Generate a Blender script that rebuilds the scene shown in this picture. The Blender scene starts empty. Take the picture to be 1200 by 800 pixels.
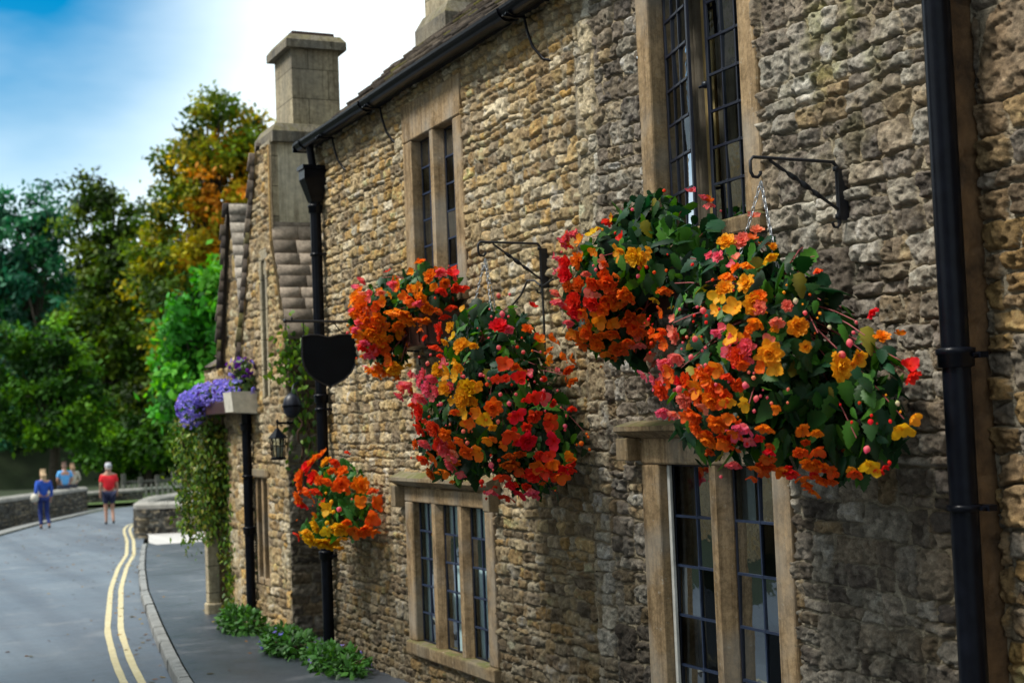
import bpy, bmesh, math, random
import numpy as np
from mathutils import Matrix, Vector
R_ = math.radians
rng = np.random.default_rng(7)
random.seed(7)
scene = bpy.context.scene
COL = scene.collection

# ------------------------------------------------------------------ camera
LENS_PX = 1667.0
YAW, PIT, ROL = R_(25.3), R_(3.155), R_(-2.25)
CAM = np.array([-4.0, 0.0, 0.0])
_f = np.array([math.sin(YAW)*math.cos(PIT), math.cos(YAW)*math.cos(PIT), math.sin(PIT)])
_r0 = np.array([math.cos(YAW), -math.sin(YAW), 0.0])
_u0 = np.cross(_r0, _f)
_r = math.cos(ROL)*_r0 + math.sin(ROL)*_u0
_u = -math.sin(ROL)*_r0 + math.cos(ROL)*_u0
cam_d = bpy.data.cameras.new('camera'); cam = bpy.data.objects.new('camera', cam_d); COL.objects.link(cam)
cam_d.sensor_width = 36; cam_d.lens = LENS_PX*36/1200; cam_d.clip_end = 3000; cam_d.clip_start = .05
mw = Matrix.Identity(4)
for i in range(3):
    mw[i][0] = _r[i]; mw[i][1] = _u[i]; mw[i][2] = -_f[i]; mw[i][3] = CAM[i]
cam.matrix_world = mw
cam_d.dof.use_dof = True; cam_d.dof.focus_distance = 7.1; cam_d.dof.aperture_fstop = 3.0
scene.camera = cam
def ray(px, py):                       # direction of a sight line, for laying things out on real surfaces
    a, b = (px-600)/LENS_PX, -(py-400)/LENS_PX
    return a*_r + b*_u + _f

# ------------------------------------------------------------------ helpers
def tag(o, label=None, cat=None, group=None, kind=None):
    if label: o['label'] = label
    if cat: o['category'] = cat
    if group: o['group'] = group
    if kind: o['kind'] = kind
    return o
def empty(name, loc=(0, 0, 0), rz=0, label=None, cat=None, group=None):
    o = bpy.data.objects.new(name, None); COL.objects.link(o)
    o.location = loc; o.rotation_euler = (0, 0, rz); o.empty_display_size = .1
    return tag(o, label, cat, group)
def link(name, me, parent=None, mat=None):
    o = bpy.data.objects.new(name, me); COL.objects.link(o)
    if parent is not None: o.parent = parent
    if mat is not None and len(me.materials) == 0: me.materials.append(mat)
    return o
def mesh_np(name, V, F, mat=None, parent=None, col=None, smooth=False, attr='col'):
    """V (n,3); F (m,k) array, k = 3 or 4"""
    V = np.asarray(V, np.float32); F = np.asarray(F, np.int32)
    me = bpy.data.meshes.new(name)
    me.vertices.add(len(V)); me.vertices.foreach_set('co', V.ravel())
    k = F.shape[1]
    me.loops.add(F.size); me.loops.foreach_set('vertex_index', F.ravel())
    me.polygons.add(len(F))
    me.polygons.foreach_set('loop_start', np.arange(len(F), dtype=np.int32)*k)
    if smooth: me.polygons.foreach_set('use_smooth', np.ones(len(F), bool))
    if col is not None:
        a = me.attributes.new(attr, 'FLOAT_COLOR', 'POINT')
        c = np.ones((len(V), 4), np.float32); c[:, :3] = col
        a.data.foreach_set('color', c.ravel())
    me.update(calc_edges=True); me.validate()
    return link(name, me, parent, mat)

class MB:
    """collects shapes and links them as one mesh"""
    def __init__(s): s.v = []; s.f = []; s.sm = []
    def add(s, vs, fs, smooth=False):
        b = len(s.v); s.v += [tuple(v) for v in vs]; s.f += [tuple(i+b for i in f) for f in fs]; s.sm += [smooth]*len(fs)
        return s
    def box(s, x0, x1, y0, y1, z0, z1, bev=0.0, jit=0.0, M=None):
        if bev > 0:
            bm = bmesh.new(); bmesh.ops.create_cube(bm, size=1)
            for v in bm.verts: v.co = ((x0+x1)/2+v.co.x*(x1-x0), (y0+y1)/2+v.co.y*(y1-y0), (z0+z1)/2+v.co.z*(z1-z0))
            bmesh.ops.bevel(bm, geom=list(bm.edges), offset=bev, segments=2, affect='EDGES', profile=.5)
            bm.verts.index_update()
            vs = [tuple(v.co) for v in bm.verts]; fs = [[v.index for v in f.verts] for f in bm.faces]; bm.free()
        else:
            vs = [(x, y, z) for x in (x0, x1) for y in (y0, y1) for z in (z0, z1)]
            fs = [(0, 1, 3, 2), (4, 6, 7, 5), (0, 4, 5, 1), (2, 3, 7, 6), (0, 2, 6, 4), (1, 5, 7, 3)]
        if jit: vs = [tuple(c+random.uniform(-jit, jit) for c in v) for v in vs]
        if M is not None: vs = [tuple(M @ Vector(v)) for v in vs]
        return s.add(vs, fs)
    def tube(s, pts, r, n=8, caps=True, smooth=True):
        pts = [Vector(p) for p in pts]; m = len(pts)
        rs = r if isinstance(r, (list, tuple)) else [r]*m
        vs = []; fs = []
        up = None
        for i, p in enumerate(pts):
            t = (pts[min(i+1, m-1)]-pts[max(i-1, 0)]).normalized()
            if up is None:
                up = Vector((0, 0, 1)) if abs(t.z) < .9 else Vector((1, 0, 0))
            a = (up - t*up.dot(t)).normalized(); b = t.cross(a); up = a
            for k in range(n):
                th = 2*math.pi*k/n
                vs.append(p + (a*math.cos(th)+b*math.sin(th))*rs[i])
        for i in range(m-1):
            for k in range(n):
                k2 = (k+1) % n
                fs.append((i*n+k, i*n+k2, (i+1)*n+k2, (i+1)*n+k))
        s.add(vs, fs, smooth)
        if caps:
            s.add(vs[:n], [tuple(range(n))[::-1]]); s.add(vs[-n:], [tuple(range(n))])
        return s
    def lathe(s, prof, c=(0, 0, 0), n=24, smooth=True, M=None):
        vs = []; fs = []
        for (r, z) in prof:
            for k in range(n):
                th = 2*math.pi*k/n; vs.append((c[0]+r*math.cos(th), c[1]+r*math.sin(th), c[2]+z))
        for i in range(len(prof)-1):
            for k in range(n):
                k2 = (k+1) % n; fs.append((i*n+k, i*n+k2, (i+1)*n+k2, (i+1)*n+k))
        if M is not None: vs = [tuple(M @ Vector(v)) for v in vs]
        return s.add(vs, fs, smooth)
    def prism(s, poly, axis, a, b, bev=0):
        """poly of 2-D points extruded along axis from a to b ('x': poly in (y,z); 'y': (x,z); 'z': (x,y))"""
        def pt(p, t):
            return {'x': (t, p[0], p[1]), 'y': (p[0], t, p[1]), 'z': (p[0], p[1], t)}[axis]
        n = len(poly)
        vs = [pt(p, a) for p in poly]+[pt(p, b) for p in poly]
        fs = [tuple(range(n))[::-1], tuple(range(n, 2*n))]+[(i, (i+1) % n, (i+1) % n+n, i+n) for i in range(n)]
        return s.add(vs, fs)
    def build(s, name, mat, parent=None):
        me = bpy.data.meshes.new(name); me.from_pydata(s.v, [], s.f); me.update()
        for p, q in zip(me.polygons, s.sm): p.use_smooth = q
        bm = bmesh.new(); bm.from_mesh(me); bmesh.ops.recalc_face_normals(bm, faces=bm.faces); bm.to_mesh(me); bm.free()
        return link(name, me, parent, mat)

# numpy value noise ---------------------------------------------------------
_T = rng.random((256, 256)).astype(np.float32)
def vnoise(x, y, seed=0):
    x = np.asarray(x, np.float32)+seed*17.31; y = np.asarray(y, np.float32)+seed*9.77
    xi = np.floor(x).astype(np.int64); yi = np.floor(y).astype(np.int64)
    fx = x-xi; fy = y-yi
    fx = fx*fx*(3-2*fx); fy = fy*fy*(3-2*fy)
    a = _T[xi & 255, yi & 255]; b = _T[(xi+1) & 255, yi & 255]; c = _T[xi & 255, (yi+1) & 255]; d = _T[(xi+1) & 255, (yi+1) & 255]
    return (a*(1-fx)+b*fx)*(1-fy)+(c*(1-fx)+d*fx)*fy
def fbm(x, y, seed=0, o=4):
    s = 0; a = .5
    for k in range(o):
        s = s+a*vnoise(x*2**k, y*2**k, seed+k*3); a *= .5
    return s

# ------------------------------------------------------------------ materials
def new_mat(name):
    m = bpy.data.materials.new(name); m.use_nodes = True
    nt = m.node_tree; b = nt.nodes['Principled BSDF']
    return m, nt, b
def N(nt, t, **kw):
    n = nt.nodes.new(t)
    for k, v in kw.items():
        if k.startswith('i_'): n.inputs[k[2:].replace('_', ' ')].default_value = v
        else: setattr(n, k, v)
    return n
def noise(nt, scale, detail=4, rough=.6, coord='Object'):
    tc = N(nt, 'ShaderNodeTexCoord'); n = N(nt, 'ShaderNodeTexNoise')
    n.inputs['Scale'].default_value = scale; n.inputs['Detail'].default_value = detail; n.inputs['Roughness'].default_value = rough
    nt.links.new(tc.outputs[coord], n.inputs['Vector']); return n
def ramp(nt, src, stops):
    r = N(nt, 'ShaderNodeValToRGB'); el = r.color_ramp.elements
    while len(el) < len(stops): el.new(.5)
    for e, (p, c) in zip(el, stops):
        e.position = p; e.color = (c[0], c[1], c[2], 1) if len(c) == 3 else c
    nt.links.new(src, r.inputs['Fac']); return r
def mixc(nt, fac, a, b, mode='MIX'):
    m = N(nt, 'ShaderNodeMix', data_type='RGBA', blend_type=mode)
    for sock, v in ((0, fac), (6, a), (7, b)):
        if hasattr(v, 'is_linked') or hasattr(v, 'links'): nt.links.new(v, m.inputs[sock])
        elif sock == 0: m.inputs[0].default_value = v
        else: m.inputs[sock].default_value = (v[0], v[1], v[2], 1)
    return m.outputs[2]
def bump(nt, b, h, strength=.4, dist=.01):
    n = N(nt, 'ShaderNodeBump'); n.inputs['Strength'].default_value = strength; n.inputs['Distance'].default_value = dist
    nt.links.new(h, n.inputs['Height']); nt.links.new(n.outputs[0], b.inputs['Normal'])
def simple(name, col, rough=.6, var=.25, scale=8, metal=0, bmp=.2, bscale=60, bdist=.004, spec=.5, col2=None):
    m, nt, b = new_mat(name)
    n = noise(nt, scale, 5, .65)
    lo = tuple(c*(1-var) for c in col); hi = col2 or tuple(min(1, c*(1+var)) for c in col)
    r = ramp(nt, n.outputs['Fac'], [(.3, lo), (.7, hi)])
    nt.links.new(r.outputs[0], b.inputs['Base Color'])
    b.inputs['Roughness'].default_value = rough; b.inputs['Metallic'].default_value = metal
    b.inputs['Specular IOR Level'].default_value = spec
    if bmp:
        n2 = noise(nt, bscale, 4, .7); bump(nt, b, n2.outputs['Fac'], bmp, bdist)
    return m
def attr_mat(name, rough=.9, nscale=70, lo=.72, hi=1.25, bmp=.6, bdist=.006, spec=.25, attr='col'):
    m, nt, b = new_mat(name)
    a = N(nt, 'ShaderNodeAttribute', attribute_name=attr)
    n = noise(nt, nscale, 6, .7)
    r = ramp(nt, n.outputs['Fac'], [(.3, (lo,)*3), (.7, (hi,)*3)])
    nt.links.new(mixc(nt, 1.0, a.outputs['Color'], r.outputs[0], 'MULTIPLY'), b.inputs['Base Color'])
    b.inputs['Roughness'].default_value = rough; b.inputs['Specular IOR Level'].default_value = spec
    if bmp:
        n2 = noise(nt, nscale*1.7, 6, .75); bump(nt, b, n2.outputs['Fac'], bmp, bdist)
    return m
M = {}
def stone_mat():
    m, nt, b = new_mat('rubble_stone')
    a = N(nt, 'ShaderNodeAttribute', attribute_name='col')
    n1 = noise(nt, 42, 8, .72); n2 = noise(nt, 150, 5, .7); n3 = noise(nt, 16, 5, .65)
    r1 = ramp(nt, n1.outputs['Fac'], [(.28, (.50, .48, .46)), (.45, (1.0, 1.0, 1.0)), (.72, (1.40, 1.38, 1.33))])
    r2 = ramp(nt, n2.outputs['Fac'], [(.30, (.62, .62, .62)), (.65, (1.18, 1.18, 1.18))])
    r3 = ramp(nt, n3.outputs['Fac'], [(.34, (.78, .74, .70)), (.66, (1.16, 1.15, 1.12))])
    c = mixc(nt, 1, mixc(nt, 1, mixc(nt, 1, a.outputs['Color'], r1.outputs[0], 'MULTIPLY'), r2.outputs[0], 'MULTIPLY'), r3.outputs[0], 'MULTIPLY')
    nt.links.new(c, b.inputs['Base Color']); b.inputs['Roughness'].default_value = .88; b.inputs['Specular IOR Level'].default_value = .3
    mx_ = N(nt, 'ShaderNodeMath', operation='MULTIPLY_ADD'); nt.links.new(n2.outputs['Fac'], mx_.inputs[0]); mx_.inputs[1].default_value = .35; nt.links.new(n1.outputs['Fac'], mx_.inputs[2])
    bump(nt, b, mx_.outputs[0], .85, .012)
    return m
M['stone'] = stone_mat()
M['tile'] = attr_mat('stone_tile', .9, 25, .6, 1.35, .7, .01)
def ashlar(name, base, dark, grey, moss=None, s=3.0):
    m, nt, b = new_mat(name)
    n1 = noise(nt, s, 6, .7); n2 = noise(nt, s*9, 6, .75); n3 = noise(nt, s*.6, 3, .5)
    c = ramp(nt, n1.outputs['Fac'], [(.32, dark), (.5, base), (.72, tuple(min(1, v*1.25) for v in base))])
    r2 = ramp(nt, n2.outputs['Fac'], [(.35, (.62, .6, .56)), (.6, (1.08, 1.06, 1.02))])
    tcs = N(nt, 'ShaderNodeTexCoord'); mps = N(nt, 'ShaderNodeMapping'); mps.inputs['Scale'].default_value = (26, 26, 1.6); nt.links.new(tcs.outputs['Object'], mps.inputs[0])
    ns = N(nt, 'ShaderNodeTexNoise'); ns.inputs['Scale'].default_value = 1; ns.inputs['Detail'].default_value = 5; ns.inputs['Roughness'].default_value = .7; nt.links.new(mps.outputs[0], ns.inputs[0])
    rs = ramp(nt, ns.outputs['Fac'], [(.34, (.55, .52, .48)), (.52, (1, 1, 1)), (.74, (1.22, 1.2, 1.15))])
    c2 = mixc(nt, 1.0, mixc(nt, 1.0, c.outputs[0], r2.outputs[0], 'MULTIPLY'), rs.outputs[0], 'MULTIPLY')
    nl = noise(nt, 30, 6, .75); rl = ramp(nt, nl.outputs['Fac'], [(.60, (0, 0, 0)), (.68, (1, 1, 1))]); lm = N(nt, 'ShaderNodeMath', operation='MULTIPLY'); lm.inputs[1].default_value = .5; nt.links.new(rl.outputs[0], lm.inputs[0])
    c2 = mixc(nt, lm.outputs[0], c2, (.48, .46, .39))
    r3 = ramp(nt, n3.outputs['Fac'], [(.48, (0, 0, 0)), (.66, (1, 1, 1))])
    c3 = mixc(nt, r3.outputs[0], c2, mixc(nt, .55, c2, grey))
    if moss:
        geo = N(nt, 'ShaderNodeNewGeometry'); sp = N(nt, 'ShaderNodeSeparateXYZ'); nt.links.new(geo.outputs['Normal'], sp.inputs[0])
        mr = N(nt, 'ShaderNodeMath', operation='MULTIPLY'); nt.links.new(sp.outputs['Z'], mr.inputs[0])
        n4 = noise(nt, 6, 5, .7); r4 = ramp(nt, n4.outputs['Fac'], [(.4, (0, 0, 0)), (.62, (1, 1, 1))]); nt.links.new(r4.outputs[0], mr.inputs[1])
        cl = N(nt, 'ShaderNodeClamp'); nt.links.new(mr.outputs[0], cl.inputs[0])
        c3 = mixc(nt, cl.outputs[0], c3, moss)
    nt.links.new(c3, b.inputs['Base Color']); b.inputs['Roughness'].default_value = .9; b.inputs['Specular IOR Level'].default_value = .25
    if name == 'pale_stone':
        tc = N(nt, 'ShaderNodeTexCoord'); mpn = N(nt, 'ShaderNodeMapping'); mpn.inputs['Rotation'].default_value = (math.pi/2, 0, 0); nt.links.new(tc.outputs['Object'], mpn.inputs[0])
        br = N(nt, 'ShaderNodeTexBrick'); br.inputs['Scale'].default_value = 1; br.inputs['Brick Width'].default_value = .43; br.inputs['Row Height'].default_value = .31; br.inputs['Mortar Size'].default_value = .006
        br.inputs['Color1'].default_value = (.72, .70, .66, 1); br.inputs['Color2'].default_value = (1.15, 1.1, 1.0, 1); br.inputs['Mortar'].default_value = (.4, .38, .34, 1)
        nt.links.new(mpn.outputs[0], br.inputs['Vector']); c3 = mixc(nt, 1, c3, br.outputs['Color'], 'MULTIPLY'); nt.links.new(c3, b.inputs['Base Color'])
    bump(nt, b, n2.outputs['Fac'], .5, .006)
    return m
M['ashlar'] = ashlar('dressed_stone', (.35, .25, .145), (.17, .115, .06), (.33, .31, .27), None, 4.0)
M['hood'] = ashlar('weathered_stone', (.26, .19, .11), (.15, .105, .06), (.26, .24, .19), (.12, .13, .035))
M['chim'] = ashlar('pale_stone', (.43, .395, .31), (.27, .245, .19), (.17, .17, .165), None, 2.6)
M['chimdark'] = ashlar('sooty_stone', (.22, .20, .16), (.09, .085, .08), (.16, .16, .15), (.2, .17, .05), 5)
M['iron'] = simple('black_iron', (.0035, .0045, .008), .30, .4, 14, 0, .3, 24, .003, spec=.14)
M['ironrough'] = simple('wrought_iron', (.010, .011, .016), .5, .3, 30, 0, .3, 80, .002)
M['lead'] = simple('blue_black_casement', (.008, .011, .024), .42, .3, 20, 0, .2, 60, .001)
M['came'] = simple('lead_came', (.022, .036, .075), .4, .3, 20, 0, .2, 60, .001)
M['white'] = simple('white_paint', (.62, .62, .58), .6, .2, 12)
M['curtain'] = simple('curtain_cloth', (.36, .41, .42), .9, .08, 30, 0, .1)
M['net'] = simple('net_curtain', (.72, .86, .88), .9, .06, 30, 0, .1)
M['ochre'] = simple('ochre_cloth', (.50, .34, .14), .9, .2, 10)
M['brown'] = simple('brown_cloth', (.16, .125, .09), .9, .3, 10)
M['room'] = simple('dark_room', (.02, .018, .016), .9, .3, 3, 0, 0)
M['cable'] = simple('cable_rubber', (.02, .02, .02), .5)
M['trough'] = simple('brown_plastic', (.05, .022, .016), .45, .2, 8)
M['coir'] = simple('coir_liner', (.07, .045, .02), .95, .4, 60, 0, .8, 90, .01)
M['chain'] = simple('steel_chain', (.45, .47, .5), .35, .2, 30, .8)
M['rope'] = None
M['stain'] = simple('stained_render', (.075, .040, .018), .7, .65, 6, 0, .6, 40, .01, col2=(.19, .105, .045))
M['stem'] = simple('reddish_stem', (.30, .06, .06), .5, .3, 20, 0, 0)
M['vinestem'] = simple('woody_stem', (.09, .05, .03), .9, .4, 20)
M['bark'] = simple('bark', (.06, .048, .035), .95, .4, 6, 0, .8, 20, .03)
M['board'] = simple('sign_board', (.004, .006, .010), .6, .3, 5, 0, .1, spec=.12)
M['cream'] = simple('cream_planter', (.58, .55, .47), .7, .2, 14)
def glass_mat():
    m = bpy.data.materials.new('old_glass'); m.use_nodes = True; nt = m.node_tree; nt.nodes.clear()
    out = N(nt, 'ShaderNodeOutputMaterial'); mix = N(nt, 'ShaderNodeMixShader'); t = N(nt, 'ShaderNodeBsdfTransparent'); g = N(nt, 'ShaderNodeBsdfGlossy')
    t.inputs[0].default_value = (.84, .91, .92, 1); g.inputs['Roughness'].default_value = .04; g.inputs[0].default_value = (.50, .54, .58, 1)
    fr = N(nt, 'ShaderNodeFresnel'); fr.inputs[0].default_value = 1.55
    n = noise(nt, 5, 3, .5); bp = N(nt, 'ShaderNodeBump'); bp.inputs['Strength'].default_value = .12; bp.inputs['Distance'].default_value = .02
    nt.links.new(n.outputs['Fac'], bp.inputs['Height']); nt.links.new(bp.outputs[0], g.inputs['Normal']); nt.links.new(bp.outputs[0], fr.inputs['Normal'])
    nt.links.new(fr.outputs[0], mix.inputs[0]); nt.links.new(t.outputs[0], mix.inputs[1]); nt.links.new(g.outputs[0], mix.inputs[2])
    nt.links.new(mix.outputs[0], out.inputs[0]); return m
M['glass'] = glass_mat()
def leaf_mat(name, rough=.45, trans=.3, spec=.4, sat=1.0):
    m = bpy.data.materials.new(name); m.use_nodes = True; nt = m.node_tree; b = nt.nodes['Principled BSDF']; out = nt.nodes['Material Output']
    a = N(nt, 'ShaderNodeAttribute', attribute_name='col')
    nt.links.new(a.outputs['Color'], b.inputs['Base Color']); b.inputs['Roughness'].default_value = rough; b.inputs['Specular IOR Level'].default_value = spec
    tr = N(nt, 'ShaderNodeBsdfTranslucent'); hs = N(nt, 'ShaderNodeHueSaturation'); hs.inputs['Saturation'].default_value = 1.15; hs.inputs['Value'].default_value = 1.5
    hs.inputs['Hue'].default_value = .485
    nt.links.new(a.outputs['Color'], hs.inputs['Color']); nt.links.new(hs.outputs[0], tr.inputs[0])
    mx = N(nt, 'ShaderNodeMixShader'); mx.inputs[0].default_value = trans
    nt.links.new(b.outputs[0], mx.inputs[1]); nt.links.new(tr.outputs[0], mx.inputs[2]); nt.links.new(mx.outputs[0], out.inputs[0])
    return m
M['leaf'] = leaf_mat('begonia_leaf', .48, .25, .32)
M['treeleaf'] = leaf_mat('tree_leaf', .6, .3, .2)
PET = {}
def petal_mat(code, name, c0, c1, hv=.02):
    m = bpy.data.materials.new(name); m.use_nodes = True; nt = m.node_tree; b = nt.nodes['Principled BSDF']; out = nt.nodes['Material Output']
    a = N(nt, 'ShaderNodeAttribute', attribute_name='col')
    rp = ramp(nt, a.outputs['Fac'], [(.05, c0), (.8, c1)])
    oi = N(nt, 'ShaderNodeObjectInfo'); hs = N(nt, 'ShaderNodeHueSaturation')
    mr = N(nt, 'ShaderNodeMapRange'); mr.inputs['To Min'].default_value = .5-hv*.7; mr.inputs['To Max'].default_value = .5+hv
    nt.links.new(oi.outputs['Random'], mr.inputs['Value']); nt.links.new(mr.outputs[0], hs.inputs['Hue'])
    nt.links.new(rp.outputs[0], hs.inputs['Color'])
    nt.links.new(hs.outputs[0], b.inputs['Base Color']); b.inputs['Roughness'].default_value = .55; b.inputs['Specular IOR Level'].default_value = .25
    tr = N(nt, 'ShaderNodeBsdfTranslucent'); nt.links.new(hs.outputs[0], tr.inputs[0])
    mx = N(nt, 'ShaderNodeMixShader'); mx.inputs[0].default_value = .42
    nt.links.new(b.outputs[0], mx.inputs[1]); nt.links.new(tr.outputs[0], mx.inputs[2]); nt.links.new(mx.outputs[0], out.inputs[0])
    PET[code] = m
petal_mat('R', 'red_petal', (.86, .05, .010), (.88, .020, .018), .012)
petal_mat('O', 'orange_petal', (.95, .34, .012), (.95, .21, .010), .015)
petal_mat('T', 'tangerine_petal', (.95, .24, .015), (.93, .115, .012), .012)
petal_mat('Y', 'yellow_petal', (.95, .52, .03), (.95, .40, .016), .015)
petal_mat('L', 'lemon_petal', (.92, .60, .02), (.90, .50, .01), .01)
petal_mat('P', 'pink_petal', (.95, .30, .26), (.93, .12, .20), .015)
petal_mat('S', 'salmon_petal', (.95, .36, .18), (.95, .24, .17), .015)
petal_mat('D', 'rust_petal', (.75, .17, .012), (.75, .11, .01), .012)
petal_mat('V', 'violet_petal', (.50, .48, .95), (.34, .28, .90), .03)
petal_mat('U', 'purple_petal', (.16, .03, .38), (.13, .02, .32), .02)
petal_mat('G', 'pale_green_petal', (.62, .66, .30), (.88, .70, .55), .01)

# ------------------------------------------------------------------ ground, road
SL = -0.0148
def gz(y): return -2.14+SL*(min(y, 75.0)-12.68) if y < 75 else -2.14+SL*(75-12.68)
def strip(name, mat, pts, dz, kind='structure'):
    """pts: list of (y, xleft, xright); sheet draped on the slope"""
    V = []; F = []
    for (y, a, b) in pts:
        n = 5
        for k in range(n): V.append((a+(b-a)*k/(n-1), y, gz(y)+dz))
    for i in range(len(pts)-1):
        for k in range(4): F.append((i*5+k, i*5+k+1, (i+1)*5+k+1, (i+1)*5+k))
    o = mesh_np(name, V, F, mat); tag(o, kind=kind); return o
def interp(tab, y):
    ys = [t[0] for t in tab]
    return float(np.interp(y, ys, [t[1] for t in tab]))
KERB = [(-25, -3.9), (0, -2.95), (8, -2.0), (12.45, -1.46), (15.8, -.97), (20.2, -.29), (24.5, .48), (28.9, 1.33), (31.5, 1.86), (34.5, 2.45)]
YEL = [(-25, -4.45), (0, -3.4), (8, -2.5), (12.0, -1.92), (14, -1.70), (16.6, -1.35), (21.9, -.43), (26, .38), (29.2, 1.09), (34, 1.95), (37.5, 2.5), (39.6, 2.86), (41.6, 3.3), (43.6, 4.0), (45.2, 5.0), (46.2, 6.3), (46.8, 8.0)]
def asphalt(name, c0, c1, rough, patch=(.09, .095, .1)):
    m, nt, b = new_mat(name)
    n = noise(nt, .35, 5, .6); f = noise(nt, 120, 3, .8); w = noise(nt, 1.6, 6, .7)
    c = ramp(nt, n.outputs['Fac'], [(.3, c0), (.7, c1)])
    s = ramp(nt, f.outputs['Fac'], [(.25, (.6, .6, .6)), (.75, (1.4, 1.4, 1.4))])
    cc = mixc(nt, 1, c.outputs[0], s.outputs[0], 'MULTIPLY')
    p = ramp(nt, w.outputs['Fac'], [(.56, (0, 0, 0)), (.66, (1, 1, 1))])
    pm = N(nt, 'ShaderNodeMath', operation='MULTIPLY'); pm.inputs[1].default_value = .45; nt.links.new(p.outputs[0], pm.inputs[0])
    cc = mixc(nt, pm.outputs[0], cc, patch)
    tc = N(nt, 'ShaderNodeTexCoord'); mp_ = N(nt, 'ShaderNodeMapping'); mp_.inputs['Rotation'].default_value = (0, 0, R_(-9)); mp_.inputs['Scale'].default_value = (1.7, .07, 1); nt.links.new(tc.outputs['Object'], mp_.inputs[0])
    wr = N(nt, 'ShaderNodeTexNoise'); wr.inputs['Scale'].default_value = 1; wr.inputs['Detail'].default_value = 4; nt.links.new(mp_.outputs[0], wr.inputs[0])
    wc = ramp(nt, wr.outputs['Fac'], [(.32, (.78, .78, .8)), (.68, (1.22, 1.22, 1.2))]); cc = mixc(nt, 1, cc, wc.outputs[0], 'MULTIPLY')
    vo = N(nt, 'ShaderNodeTexVoronoi', feature='DISTANCE_TO_EDGE'); vo.inputs['Scale'].default_value = .55; wn = noise(nt, 2.2, 5, .7)
    va = N(nt, 'ShaderNodeVectorMath', operation='MULTIPLY_ADD'); nt.links.new(wn.outputs['Color'], va.inputs[0]); va.inputs[1].default_value = (.9, .9, 0); nt.links.new(tc.outputs['Object'], va.inputs[2]); nt.links.new(va.outputs[0], vo.inputs['Vector'])
    ck = ramp(nt, vo.outputs['Distance'], [(.004, (1, 1, 1)), (.012, (0, 0, 0))]); km = N(nt, 'ShaderNodeMath', operation='MULTIPLY'); km.inputs[1].default_value = .28; nt.links.new(ck.outputs[0], km.inputs[0])
    cc = mixc(nt, km.outputs[0], cc, (.03, .032, .035))
    g2_ = ramp(nt, noise(nt, 38, 3, .8).outputs['Fac'], [(.3, (.8, .8, .8)), (.7, (1.2, 1.2, 1.2))]); cc = mixc(nt, 1, cc, g2_.outputs[0], 'MULTIPLY')
    nt.links.new(cc, b.inputs['Base Color'])
    rr = ramp(nt, w.outputs['Fac'], [(.3, (rough-.1,)*3), (.7, (rough+.15,)*3)]); nt.links.new(rr.outputs[0], b.inputs['Roughness'])
    bump(nt, b, f.outputs['Fac'], .5, .004); return m
M['road'] = asphalt('road_asphalt', (.085, .108, .14), (.125, .15, .18), .52, (.20, .22, .24))
M['pave'] = asphalt('pavement_asphalt', (.034, .042, .056), (.085, .098, .12), .38, (.21, .21, .22))
M['drive'] = asphalt('pale_concrete', (.42, .41, .40), (.52, .5, .48), .8, (.35, .33, .3))
M['kerb'] = simple('kerb_stone', (.21, .215, .21), .85, .35, 5, 0, .5, 40, .01)
def paint_mat():
    m, nt, b = new_mat('yellow_road_paint')
    n = noise(nt, 9, 5, .6); f = noise(nt, 34, 7, .8)
    c = ramp(nt, n.outputs['Fac'], [(.3, (.47, .40, .21)), (.7, (.60, .53, .33))]); k = ramp(nt, f.outputs['Fac'], [(.55, (0, 0, 0)), (.64, (1, 1, 1))])
    nt.links.new(mixc(nt, k.outputs[0], c.outputs[0], (.17, .18, .18)), b.inputs['Base Color']); b.inputs['Roughness'].default_value = .75
    bump(nt, b, f.outputs['Fac'], .3, .003); return m
M['paint'] = paint_mat()
M['grass'] = simple('grass', (.06, .11, .02), .9, .4, 2, 0, .8, 30, .03)
M['earth'] = simple('bank_earth', (.020, .034, .010), .95, .4, .4, 0, .6, 3, .1)
ys = [-60, -25, 0, 12, 25, 40, 55, 65, 75, 120, 300, 900]
strip('ground', M['earth'], [(y, -700, 700) for y in ys], -.10)
# road: right edge follows the kerb, then sweeps away to the right past the bridge wall
def redge(y):
    return interp(KERB, y) if y <= 34.5 else interp([(34.5, 2.45), (40, 3.35), (43, 4.4), (45, 6.5), (46.5, 12), (47.5, 26), (70, 26)], y)
def ledge(y): return interp([(-25, -9.2), (0, -8.2), (12, -6.6), (25, -3.8), (35, -1.55), (40.3, -.28), (45.6, 1.35), (50, 3.0), (55.9, 5.1), (58.5, 7.5), (60.5, 12), (62, 26)], y)
ry = list(np.arange(-25, 40, 1.0))+list(np.arange(40, 62.1, .5))
strip('road', M['road'], [(y, ledge(y), max(redge(y), ledge(y)+.02)) for y in ry], 0.0)
strip('pavement', M['pave'], [(y, interp(KERB, y)+.12, 1.5 if y < 12.9 else 6.0) for y in list(np.arange(-25, 31.01, 1.0))], .095)
V = []
kb = MB()
prev = None
for y in np.arange(-24, 30.2, .62):                                   # kerb stones with small gaps
    y0, y1 = y+.006, y+.61
    x0, x1 = interp(KERB, y0), interp(KERB, y1)
    z0, z1 = gz(y0), gz(y1); h = .115+random.uniform(-.008, .008); w = .095; j = random.uniform(-.008, .008)
    kb.add([(x0+j, y0, z0-.1), (x0+w, y0, z0-.1), (x0+w, y0, z0+h), (x0+.015+j, y0, z0+h), (x0+j, y0, z0+h-.02),
            (x1+j, y1, z1-.1), (x1+w, y1, z1-.1), (x1+w, y1, z1+h), (x1+.015+j, y1, z1+h), (x1+j, y1, z1+h-.02)],
           [(0, 1, 2, 3, 4), (9, 8, 7, 6, 5), (0, 5, 6, 1), (1, 6, 7, 2), (2, 7, 8, 3), (3, 8, 9, 4), (4, 9, 5, 0)])
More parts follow.
